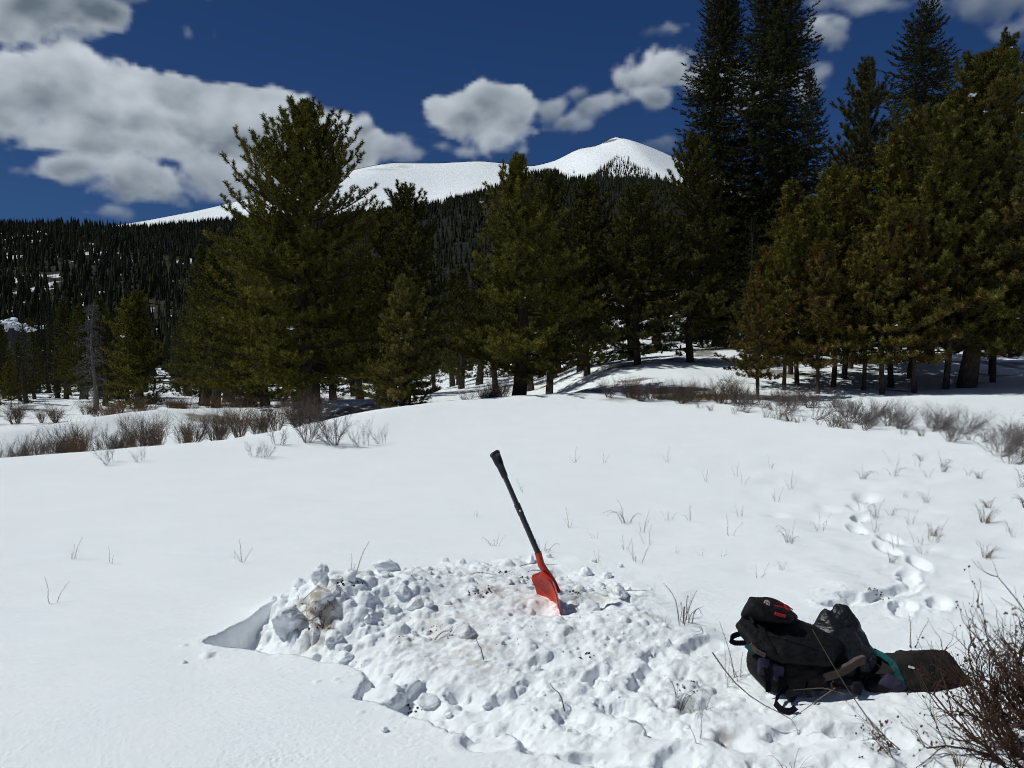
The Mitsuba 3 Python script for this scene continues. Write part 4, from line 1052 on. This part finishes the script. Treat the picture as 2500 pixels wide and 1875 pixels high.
UPV = unit(TOP - FOOT)                                        # along the shaft
WID = unit(np.array([.50, -.87, .0]) - UPV * (np.array([.50, -.87, 0]) @ UPV))
NRM = unit(np.cross(WID, UPV))                                # the hollow face looks left, towards the sun
if NRM[0] > 0:
    NRM = -NRM
LEN = float(np.linalg.norm(TOP - FOOT))
at_ = lambda w, u_, n: FOOT + WID * w + UPV * u_ + NRM * n


def blade_surface(a, b, off):
    """a across (-1..1), b along (0 = cutting edge, 1 = shoulder)."""
    half = .126 * (1 - .10 * b) * (1 - .62 * np.clip((b - .80) / .20, 0, 1) ** 2.2)
    w = a * half
    edge = np.abs(a)
    n = .040 * edge ** 3.0 * np.clip(b * 3 + .35, 0, 1) + .030 * np.clip((b - .55) / .45, 0, 1) ** 2      # raised side walls, hood towards the neck
    n = n - .010 * np.exp(-(a / .14) ** 2) * (1 - .4 * b) + off + .060 * (1 - b) ** 1.3
    return FOOT + WID * w[..., None] + UPV * (b * .275)[..., None] + NRM * n[..., None]


A_, B_ = np.meshgrid(np.linspace(-1, 1, 37), np.linspace(0, 1, 33), indexing='ij')
f_, k_ = blade_surface(A_, B_, .0022), blade_surface(A_, B_, -.0022)
na, nb_ = A_.shape
idx = np.arange(na * nb_).reshape(na, nb_)
q_ = np.stack([idx[:-1, :-1], idx[1:, :-1], idx[1:, 1:], idx[:-1, 1:]], -1).reshape(-1, 4)
rim = np.concatenate([idx[0, :], idx[1:, -1], idx[-1, ::-1][1:], idx[::-1, 0][1:]])
r2 = np.roll(rim, -1)
off_ = na * nb_
quads = np.vstack([q_, q_[:, ::-1] + off_, np.stack([rim, r2, r2 + off_, rim + off_], -1)])
SH = 'shovel'
scene[SH + '__blade'] = mikit.ply((np.vstack([f_.reshape(-1, 3), k_.reshape(-1, 3)]), quads), 'red_metal_bsdf', smooth=50)
# neck: a socket flattening into the back of the blade
ts = np.linspace(0, 1, 22)
pc = np.array([at_(0, .13 + .25 * t, -.012 + .030 * sstep(.2, .75, t) - .010 * sstep(.7, 1, t)) for t in ts])
ring = []
for t, c in zip(ts, pc):
    aw, an = .030 - .0105 * t, .006 + .0135 * sstep(.1, .7, t)
    an, aw = (an, aw) if t < .96 else (an * .97, aw * .97)
    g = np.linspace(0, 2 * PI, 20, endpoint=False)
    ring.append(c + np.cos(g)[:, None] * WID * aw + np.sin(g)[:, None] * NRM * an)
v_ = np.vstack(ring)
I2, J2 = np.meshgrid(np.arange(len(ts) - 1), np.arange(20), indexing='ij')
qd = np.stack([I2 * 20 + J2, I2 * 20 + (J2 + 1) % 20, (I2 + 1) * 20 + (J2 + 1) % 20, (I2 + 1) * 20 + J2], -1).reshape(-1, 4)
scene[SH + '__neck'] = mikit.ply((v_, qd), 'red_metal_bsdf', smooth=True)


def oval_tube(u0, u1, aw, an, n0=.008, segs=6):
    rows = []
    us = np.concatenate([[u0, u0 + .001], np.linspace(u0 + .004, u1 - .004, segs), [u1 - .001, u1]])
    sc = np.concatenate([[.01, .92], np.ones(segs), [.92, .01]])
    g = np.linspace(0, 2 * PI, 20, endpoint=False)
    ce, se = np.sign(np.cos(g)) * np.abs(np.cos(g)) ** .8, np.sign(np.sin(g)) * np.abs(np.sin(g)) ** .8
    for uu, s_ in zip(us, sc):
        rows.append(at_(0, uu, n0) + ce[:, None] * WID * aw * s_ + se[:, None] * NRM * an * s_)
    I3, J3 = np.meshgrid(np.arange(len(us) - 1), np.arange(20), indexing='ij')
    return np.vstack(rows), np.stack([I3 * 20 + J3, I3 * 20 + (J3 + 1) % 20, (I3 + 1) * 20 + (J3 + 1) % 20, (I3 + 1) * 20 + J3], -1).reshape(-1, 4)


scene[SH + '__lower_shaft'] = mikit.ply(oval_tube(.345, .665, .0165, .0145), 'black_shaft_bsdf', smooth=40)
scene[SH + '__upper_shaft'] = mikit.ply(oval_tube(.62, LEN - .125, .0148, .0128), 'black_shaft_bsdf', smooth=40)
scene[SH + '__shaft_collar'] = mikit.ply(oval_tube(.605, .672, .0182, .0162), 'black_shaft_bsdf', smooth=40)


def disc(center, normal, r, h, bsdf, key):
    normal = unit(normal); a = unit(np.cross(normal, UPV)); b = np.cross(normal, a)
    m = trimesh.creation.cylinder(r, h, sections=18)
    v = np.array(m.vertices)
    scene[key] = mikit.ply((center + v[:, :1] * a + v[:, 1:2] * b + v[:, 2:3] * normal, np.array(m.faces)), bsdf, smooth=40)


disc(at_(.0165, .632, .012), WID * .7 + NRM * .7, .0052, .010, 'steel_bsdf', SH + '__lock_button')
disc(at_(.013, .325, .020), WID * .6 + NRM * .8, .0050, .016, 'steel_bsdf', SH + '__rivet')
for w, uu in ((-.070, .205), (-.055, .085), (.068, .20)):
    disc(at_(w, uu, .0075 + .04 * (abs(w) / .11) ** 3 + .060 * (1 - uu / .275) ** 1.3), NRM, .0048, .006, 'steel_bsdf', part(SH, 'rivet'))
# D grip: neck piece, two cheeks and a cross bar
gb = []
U0 = LEN - .150
Rb = lambda p, r: m3.Manifold.sphere(r, 20).translate(list(map(float, p)))
hull = lambda *s: m3.Manifold.batch_hull(list(s))
core = hull(Rb(at_(0, U0, .008), .0185), Rb(at_(0, U0 + .05, .008), .020))
GA = unit(WID * .70 + NRM * .71)                              # the grip's flat faces are turned a little towards the viewer
ga = lambda w, uu, n=0: at_(0, uu, .008) + GA * w + unit(np.cross(GA, UPV)) * n
core += hull(Rb(ga(0, U0 + .05), .019), Rb(ga(-.030, U0 + .080), .0135))
core += hull(Rb(ga(0, U0 + .05), .019), Rb(ga(.030, U0 + .080), .0135))
core += hull(Rb(ga(-.030, U0 + .080), .0135), Rb(ga(-.036, U0 + .125), .0135))
core += hull(Rb(ga(.030, U0 + .080), .0135), Rb(ga(.036, U0 + .125), .0135))
core += hull(Rb(ga(-.036, U0 + .130), .0165), Rb(ga(.036, U0 + .130), .0165))
core = core.refine_to_length(.006)
mm = core.to_mesh(); tm = trimesh.Trimesh(mm.vert_properties[:, :3], mm.tri_verts, process=True)
trimesh.smoothing.filter_taubin(tm, iterations=8)
scene[SH + '__grip'] = mikit.ply(tm, 'black_grip_bsdf', smooth=True)
lab(SH, 'red-bladed snow shovel with a black shaft and D grip stuck upright in the dug-up snow', 'shovel')
# ------------------------------------------------------------------ two backpacks and a jacket lying on the snow (metres; spheres are x, y, z, radius)
PACK_BODY = [(1.08, 3.4, 0.14, 0.055), (1.128, 3.38, 0.084, 0.055), (1.33, 3.4, 0.071, 0.05), (1.43, 3.45, 0.091, 0.05), (1.179, 3.66, 0.077, 0.06), (1.569, 3.66, 0.077, 0.055), (1.14, 3.6, 0.025, 0.05)]
PACK_MID = [(1.522, 3.62, 0.034, 0.05), (1.652, 3.6, 0.03, 0.04), (1.628, 3.5, 0.048, 0.03), (1.481, 3.52, 0.05, 0.035)]
PACK_HOOD = [(1.668, 3.58, 0.052, 0.028), (1.619, 3.42, 0.033, 0.022), (1.801, 3.6, 0.043, 0.045), (1.962, 3.62, 0.039, 0.04), (1.981, 3.58, 0.091, 0.012), (1.996, 3.48, 0.014, 0.035), (2.013, 3.46, -0.002, 0.02), (1.796, 3.42, 0.033, 0.035), (1.763, 3.48, 0.067, 0.055), (1.919, 3.5, 0.048, 0.055)]
PACK_BELT = [(1.564, 3.4, 0.021, 0.022), (1.568, 3.42, 0.037, 0.018), (1.623, 3.42, 0.041, 0.02), (1.665, 3.4, 0.021, 0.022)]
DAY_BODY = [(1.012, 3.44, 0.263, 0.024), (1.141, 3.62, 0.252, 0.05), (1.052, 3.38, 0.22, 0.026), (1.159, 3.35, 0.192, 0.035), (1.36, 3.38, 0.155, 0.03), (1.45, 3.52, 0.155, 0.04), (1.408, 3.64, 0.154, 0.045), (1.215, 3.52, 0.24, 0.055)]
DAY_SIDE = [(1.006, 3.46, 0.272, 0.014), (1.052, 3.52, 0.283, 0.018), (1.041, 3.37, 0.233, 0.018), (1.102, 3.335, 0.212, 0.018), (1.092, 3.46, 0.276, 0.02)]
DAY_LID = [(1.087, 3.56, 0.354, 0.012), (1.063, 3.44, 0.363, 0.026), (1.212, 3.58, 0.312, 0.03), (1.274, 3.56, 0.274, 0.022), (1.202, 3.44, 0.313, 0.02), (1.045, 3.5, 0.307, 0.018), (1.182, 3.62, 0.324, 0.02), (1.098, 3.42, 0.333, 0.02)]
JACKET = [(1.602, 3.64, 0.154, 0.028), (1.611, 3.58, 0.117, 0.03), (1.627, 3.52, 0.09, 0.02), (1.428, 3.68, 0.143, 0.03), (1.455, 3.46, 0.087, 0.04), (1.564, 3.46, 0.07, 0.03), (1.489, 3.65, 0.23, 0.02), (1.552, 3.65, 0.234, 0.02), (1.602, 3.6, 0.146, 0.03)]
JACKET_PEAK = [(1.517, 3.66, 0.284, 0.014), (1.55, 3.65, 0.278, 0.018), (1.491, 3.64, 0.251, 0.022), (1.578, 3.63, 0.211, 0.026), (1.547, 3.64, 0.251, 0.022), (1.496, 3.62, 0.237, 0.028), (1.582, 3.62, 0.166, 0.03)]
JACKET_HUMP = [(1.454, 3.64, 0.262, 0.015), (1.484, 3.64, 0.26, 0.014), (1.497, 3.62, 0.226, 0.024), (1.466, 3.62, 0.237, 0.025), (1.421, 3.62, 0.166, 0.03), (1.469, 3.58, 0.182, 0.03)]
L_TRIM_A = [(1.016, 3.34, 0.241), (1.041, 3.33, 0.213), (1.097, 3.33, 0.184), (1.163, 3.33, 0.168), (1.227, 3.34, 0.168)]
L_TRIM_B = [(1.34, 3.36, 0.085), (1.394, 3.36, 0.1), (1.451, 3.37, 0.122), (1.5, 3.4, 0.134), (1.541, 3.42, 0.137)]
L_TEAL_A = [(1.008, 3.38, 0.218), (1.023, 3.36, 0.208), (1.048, 3.35, 0.2)]
L_TEAL_B = [(1.659, 3.6, 0.104), (1.663, 3.5, 0.12), (1.682, 3.45, 0.104), (1.689, 3.42, 0.071), (1.696, 3.4, 0.042)]
L_TEAL_C = [(1.627, 3.58, 0.139), (1.648, 3.54, 0.112)]
L_STRAP_V1 = [(1.081, 3.34, 0.164), (1.091, 3.33, 0.103), (1.097, 3.33, 0.033)]
L_STRAP_V2 = [(1.157, 3.33, 0.143), (1.151, 3.32, 0.087), (1.142, 3.31, 0.035)]
L_STRAP_LOOP = [(1.164, 3.33, 0.05), (1.12, 3.27, 0.046), (1.092, 3.22, 0.034), (1.106, 3.19, 0.025), (1.133, 3.18, 0.022), (1.164, 3.19, 0.033)]
L_STRAP_S = [(1.175, 3.33, 0.054), (1.163, 3.28, 0.041), (1.164, 3.25, 0.035), (1.198, 3.27, 0.044)]
L_CORD = [(1.302, 3.37, 0.081), (1.266, 3.34, 0.07), (1.244, 3.3, 0.052), (1.245, 3.27, 0.038), (1.257, 3.27, 0.038), (1.259, 3.3, 0.056)]
L_POST = [(1.505, 3.42, 0.108), (1.493, 3.38, 0.07), (1.469, 3.32, 0.03)]
L_STRAP_H = [(1.313, 3.38, 0.064), (1.365, 3.36, 0.056), (1.417, 3.34, 0.049), (1.469, 3.33, 0.037)]
L_STRAP_H2 = [(1.491, 3.4, 0.08), (1.571, 3.42, 0.066), (1.642, 3.42, 0.062)]
L_HANDLE = [(1.071, 3.47, 0.239), (1.011, 3.46, 0.236), (0.971, 3.45, 0.225), (0.965, 3.44, 0.211), (0.989, 3.44, 0.202), (1.058, 3.44, 0.209)]
L_PATCH = [(1.076, 3.335, 0.141), (1.137, 3.325, 0.115)]
L_PURPLE = [(1.604, 3.4, 0.03), (1.648, 3.41, 0.054), (1.696, 3.39, 0.03), (1.671, 3.39, 0.005)]
L_EMBLEM = [(1.12, 3.46, 0.374)]
L_LABEL = [(1.75, 3.46, 0.101)]
L_RED = [(1.083, 3.4, 0.367), (1.115, 3.4, 0.373), (1.147, 3.4, 0.373), (1.179, 3.41, 0.361), (1.207, 3.42, 0.343), (1.229, 3.43, 0.325)]
L_RED2 = [(1.144, 3.4, 0.346), (1.164, 3.4, 0.338), (1.192, 3.41, 0.33)]
L_PIPE = [(1.148, 3.44, 0.371), (1.185, 3.44, 0.365), (1.217, 3.45, 0.345), (1.242, 3.46, 0.322)]
L_PIPE2 = [(1.184, 3.5, 0.362), (1.222, 3.5, 0.352), (1.251, 3.5, 0.331)]
L_ZIP = [(1.044, 3.47, 0.323), (1.054, 3.42, 0.3), (1.074, 3.39, 0.274), (1.088, 3.37, 0.257), (1.157, 3.35, 0.249), (1.247, 3.35, 0.225), (1.341, 3.36, 0.192)]
L_ZIP2 = [(1.061, 3.36, 0.257), (1.089, 3.35, 0.233), (1.111, 3.34, 0.225)]


def cloth(name, c, rough=.85, sheen=.0, spec=.3):
    def weave(p, n, uv):
        g = mikit.fbm(p.x * 60, p.y * 60, p.z * 60, 3)
        return mi.Color3f(c) * (.7 + .6 * g)
    def folds(p, n, uv):
        return mikit.fbm(p.x * 34, p.y * 34, p.z * 46, 3)
    scene[name] = {'type': 'twosided', 'bsdf': {'type': 'bumpmap', 'arbitrary': mikit.proc(folds, 2e-3), 'scale': .012,
                   'bsdf': {'type': 'principled', 'base_color': mikit.proc(weave), 'roughness': rough, 'specular': spec, 'sheen': sheen}}}


cloth('black_nylon_bsdf', (.0085, .0085, .0095), .7, spec=.15)
cloth('black_shell_bsdf', (.011, .012, .013), .42, spec=.35)
cloth('charcoal_cloth_bsdf', (.017, .0145, .0145), .85, spec=.15)
cloth('plum_cloth_bsdf', (.034, .029, .055), .8, spec=.15)
cloth('brown_trim_bsdf', (.085, .062, .05), .85)
cloth('teal_cloth_bsdf', (.008, .07, .075), .8, spec=.15)
cloth('red_cloth_bsdf', (.38, .012, .018), .7)
scene['webbing_bsdf'] = diffuse((.009, .0085, .012))
scene['cream_bsdf'] = diffuse((.55, .48, .38)); scene['rust_patch_bsdf'] = diffuse((.20, .07, .045)); scene['white_label_bsdf'] = diffuse((.75, .75, .78)); scene['grey_plastic_bsdf'] = diffuse((.02, .02, .022))


def soft(groups, fine=.011, amp=.010, freq=14, seed=0, fold=(0, 0, 0), it=10):
    """Stuffed cloth: a rounded hull through spheres, relaxed, then creased."""
    body = None
    for g in groups:
        h = m3.Manifold.batch_hull([m3.Manifold.sphere(r, 20).translate([x, y, z]) for x, y, z, r in g])
        body = h if body is None else body + h
    mm_ = body.refine_to_length(fine).to_mesh()
    tm_ = trimesh.Trimesh(mm_.vert_properties[:, :3], mm_.tri_verts, process=True)
    trimesh.smoothing.filter_taubin(tm_, iterations=it)
    v = np.array(tm_.vertices); n = np.array(tm_.vertex_normals)
    w = v * [1, 1, 1.5] + np.array(fold) * (v @ np.array([1.0, .4, -.8]))[:, None]
    crease = .5 - np.abs(meshkit.fbm(w * freq + seed, 3, seed) - .5) * 2
    v = v + n * (amp * crease + amp * .8 * (meshkit.fbm(v * 6 + seed, 2, seed + 1) - .5) * 2)[:, None]
    tm_.vertices = v
    return tm_


def hit(mesh, x, z, side=-1):
    """Nearest surface of a mesh along y at (x, z), from the near side."""
    t = np.array(mesh.triangles)[:, :, [0, 2]]; y = np.array(mesh.triangles)[:, :, 1]
    d1, d2 = t[:, 1] - t[:, 0], t[:, 2] - t[:, 0]
    den = d1[:, 0] * d2[:, 1] - d1[:, 1] * d2[:, 0]
    q = np.array([x, z]) - t[:, 0]
    u = (q[:, 0] * d2[:, 1] - q[:, 1] * d2[:, 0]) / (den + 1e-18); w = (d1[:, 0] * q[:, 1] - d1[:, 1] * q[:, 0]) / (den + 1e-18)
    ok = (u >= 0) & (w >= 0) & (u + w <= 1)
    return float((y[:, 0] + u * (y[:, 1] - y[:, 0]) + w * (y[:, 2] - y[:, 0]))[ok].min()) if ok.any() else None


def snap(mesh, pts, off=.004, n=14):
    out = []
    p = np.array(pts, float); t = np.linspace(0, 1, len(p)); q = np.linspace(0, 1, n)
    pts = np.stack([np.interp(q, t, p[:, k]) for k in range(3)], 1)
    for x, y, z in pts:
        h = hit(mesh, x, z)
        out.append((float(x), (h if h is not None else float(y)) - off, float(z)))
    return out


def ribbon(pts, width, thick, side=None, n=40, twist=0.0):
    """A flat strap along a smooth line, with real thickness."""
    p = np.array(pts, float); t = np.concatenate([[0], np.cumsum(np.linalg.norm(np.diff(p, axis=0), axis=1))]); q = np.linspace(0, t[-1], n)
    from scipy.interpolate import PchipInterpolator
    c = np.stack([PchipInterpolator(t, p[:, k])(q) for k in range(3)], 1)
    tg = unit(np.gradient(c, axis=0))
    s0 = np.array(side if side is not None else [0, 0, 1.0])
    rows = []
    for k in range(n):
        a = s0 + np.array([0, twist * (k / n), twist * .5 * (k / n)])
        a = unit(a - tg[k] * (a @ tg[k])); b = np.cross(tg[k], a)
        g = [(-1, -1), (1, -1), (1, 1), (-1, 1)]
        rows.append(np.array([c[k] + a * u_ * width / 2 + b * w_ * thick / 2 for u_, w_ in g]))
    v = np.vstack(rows)
    K, J4 = np.meshgrid(np.arange(n - 1), np.arange(4), indexing='ij')
    qd_ = np.stack([K * 4 + J4, K * 4 + (J4 + 1) % 4, (K + 1) * 4 + (J4 + 1) % 4, (K + 1) * 4 + J4], -1).reshape(-1, 4)
    qd_ = np.vstack([qd_, [[3, 2, 1, 0]], [[(n - 1) * 4, (n - 1) * 4 + 1, (n - 1) * 4 + 2, (n - 1) * 4 + 3]]])
    return v, qd_


def lay(pts, off=.012):
    """The line's points kept just above the snow."""
    return [(x, y, max(z, ground(x, y) + off)) for x, y, z in pts]


BIG, DAY, JAC = 'large_backpack', 'small_backpack', 'black_jacket'
body = soft([PACK_BODY], seed=1, amp=.008); mid = soft([PACK_MID], seed=2); hood = soft([PACK_HOOD], seed=3, amp=.022, freq=7, fold=(.9, .3, .2), it=6)
scene[BIG + '__main_body'] = mikit.ply(body, 'charcoal_cloth_bsdf', smooth=True)
scene[BIG + '__middle_body'] = mikit.ply(mid, 'black_nylon_bsdf', smooth=True)
scene[BIG + '__hood'] = mikit.ply(hood, 'charcoal_cloth_bsdf', smooth=True)
labels[BIG + '__hood'] = {'label': 'flattened grey-brown upper end of the pack with teal edging'}
scene[BIG + '__hip_belt'] = mikit.ply(soft([PACK_BELT], seed=4, fine=.008, amp=.004), 'black_nylon_bsdf', smooth=True)
scene[BIG + '__trim'] = mikit.ply(ribbon(snap(body, L_TRIM_A, .006), .018, .012), 'brown_trim_bsdf', smooth=40)
scene[BIG + '__shoulder_strap'] = mikit.ply(ribbon(L_TRIM_B, .036, .018), 'brown_trim_bsdf', smooth=40)
labels[BIG + '__shoulder_strap'] = {'label': 'padded strap with brown edging'}
scene[part(BIG, 'teal_edging')] = mikit.ply(ribbon(snap(body, L_TEAL_A, .004), .016, .008), 'teal_cloth_bsdf', smooth=40)
scene[part(BIG, 'teal_edging')] = mikit.ply(ribbon(snap(hood, L_TEAL_B, .002), .026, .010, side=[1, 0, .3]), 'teal_cloth_bsdf', smooth=40)
scene[part(BIG, 'teal_edging')] = mikit.ply(ribbon(L_TEAL_C, .014, .008), 'teal_cloth_bsdf', smooth=40)
for (x, y, z), w in zip(L_PATCH, (.034, .036)):
    yh = hit(body, x, z) or y
    scene[part(BIG, 'pocket')] = mikit.ply(soft([[(x - w * .4, yh, z - .026, .010), (x + w * .4, yh - .002, z - .028, .010), (x - w * .3, yh + .006, z + .028, .010), (x + w * .4, yh + .004, z + .022, .010)]], fine=.006, amp=.003, seed=8), 'plum_cloth_bsdf', smooth=True)
scene[part(BIG, 'pocket')] = mikit.ply(soft([[(x, y, z, .018) for x, y, z in L_PURPLE]], fine=.007, amp=.005, seed=9), 'plum_cloth_bsdf', smooth=True)
for pts, w, sd in ((snap(body, L_STRAP_V1[:2], .006, 4) + L_STRAP_V1[2:], .024, [1, 0, 0]), (snap(body, L_STRAP_V2[:2], .007, 4) + L_STRAP_V2[2:], .034, [1, 0, 0]), (L_STRAP_H, .016, [0, 0, 1]), (L_STRAP_H2, .014, [0, 0, 1])):
    scene[part(BIG, 'strap')] = mikit.ply(ribbon(lay(pts), w, .004, side=sd), 'webbing_bsdf', smooth=40)
scene[part(BIG, 'strap')] = mikit.ply(ribbon(lay(L_STRAP_LOOP, .010), .024, .003, side=[.5, .5, .7], twist=.8), 'webbing_bsdf', smooth=40)
scene[part(BIG, 'strap')] = mikit.ply(ribbon(lay(L_STRAP_S, .010), .022, .003, side=[.6, .3, .6]), 'webbing_bsdf', smooth=40)
scene[part(BIG, 'strap')] = mikit.ply(ribbon(lay(L_POST, .006), .034, .012, side=[1, 0, 0]), 'webbing_bsdf', smooth=40)
scene[BIG + '__cord'] = mikit.ply(pathtube(lay(L_CORD, .008), .004, 6), 'webbing_bsdf', smooth=True)
lx, ly, lz = L_LABEL[0]; lh = hit(hood, lx, lz) or ly
scene[BIG + '__label_tag'] = mikit.ply(trimesh.creation.box([.026, .003, .009], transform=np.array(trimesh.transformations.euler_matrix(-.5, .25, 0)) @ np.eye(4) + np.array([[0, 0, 0, lx], [0, 0, 0, lh - .004], [0, 0, 0, lz], [0, 0, 0, 0]])), 'white_label_bsdf')
bx_ = L_POST[-1]
scene[BIG + '__buckle'] = mikit.ply(soft([[(bx_[0] - .014, bx_[1] - .004, max(bx_[2], ground(bx_[0], bx_[1])) + .008, .007), (bx_[0] + .014, bx_[1] - .004, max(bx_[2], ground(bx_[0], bx_[1])) + .008, .007),
                                           (bx_[0] + .012, bx_[1] - .002, bx_[2] + .045, .007), (bx_[0] - .012, bx_[1] - .002, bx_[2] + .045, .007)]], fine=.006, amp=.001), 'grey_plastic_bsdf', smooth=True)
lab(BIG, 'large charcoal backpack with teal edging and dangling straps lying underneath on the snow', 'backpack')

db, ds, dl = soft([DAY_BODY], seed=21, amp=.010, freq=11), soft([DAY_SIDE], seed=22, amp=.008), soft([DAY_LID], seed=23, amp=.007)
scene[DAY + '__main_body'] = mikit.ply(db, 'black_nylon_bsdf', smooth=True)
scene[DAY + '__side_panel'] = mikit.ply(ds, 'black_nylon_bsdf', smooth=True)
scene[DAY + '__front_pocket'] = mikit.ply(dl, 'black_nylon_bsdf', smooth=True)
scene[DAY + '__pocket_lining'] = mikit.ply(ribbon(snap(dl, L_RED, .003), .019, .012), 'red_cloth_bsdf', smooth=40)
scene[part(DAY, 'pocket_lining')] = mikit.ply(ribbon(snap(dl, L_RED2, .004), .012, .008), 'red_cloth_bsdf', smooth=40)
for q in (L_PIPE, L_PIPE2):
    scene[part(DAY, 'piping')] = mikit.ply(pathtube(snap(dl, q, .001), .0032, 6), 'red_cloth_bsdf', smooth=True)
scene[part(DAY, 'zipper')] = mikit.ply(ribbon(snap(db, L_ZIP, .004), .009, .005), 'charcoal_cloth_bsdf', smooth=40)
scene[part(DAY, 'zipper')] = mikit.ply(ribbon(snap(ds, L_ZIP2, .003), .008, .005), 'charcoal_cloth_bsdf', smooth=40)
scene[DAY + '__handle'] = mikit.ply(ribbon(L_HANDLE, .022, .006, side=[0, .25, 1]), 'webbing_bsdf', smooth=40)
ex, ey, ez = L_EMBLEM[0]; eh = hit(dl, ex, ez) or ey
EN = unit(np.array([-.15, -.85, .5])); EA = unit(np.cross(EN, [0, .3, 1])); EB = np.cross(EN, EA)


def patch(r, h, off, bsdf, key):
    m = trimesh.creation.cylinder(r, h, sections=28); v = np.array(m.vertices)
    scene[key] = mikit.ply((np.array([ex, eh, ez]) + EN * off + v[:, :1] * EA * .9 + v[:, 1:2] * EB * 1.1 + v[:, 2:3] * EN, np.array(m.faces)), bsdf, smooth=40)


patch(.0140, .004, .006, 'cream_bsdf', DAY + '__badge'); patch(.0112, .003, .0075, 'rust_patch_bsdf', DAY + '__badge__field')
sq = [np.array([ex, eh, ez]) + EN * .0095 + EA * a * .0062 + EB * b * .0078 for a, b in [(.7, .8), (-.2, .9), (-.6, .4), (0, .05), (.55, -.35), (.1, -.9), (-.75, -.8)]]
scene[DAY + '__badge__mark'] = mikit.ply(pathtube(sq, .0015, 6), 'cream_bsdf', smooth=True)
lab(DAY, 'small black backpack with a red-lined front pocket and round badge lying on the large backpack', 'backpack')
jk = soft([JACKET, JACKET_PEAK, JACKET_HUMP], seed=31, amp=.020, freq=9, fold=(.6, .2, .3), it=9)
scene[JAC] = mikit.ply(jk, 'black_shell_bsdf', smooth=True)
lab(JAC, 'crumpled black jacket heaped on the right half of the large backpack', 'jacket')
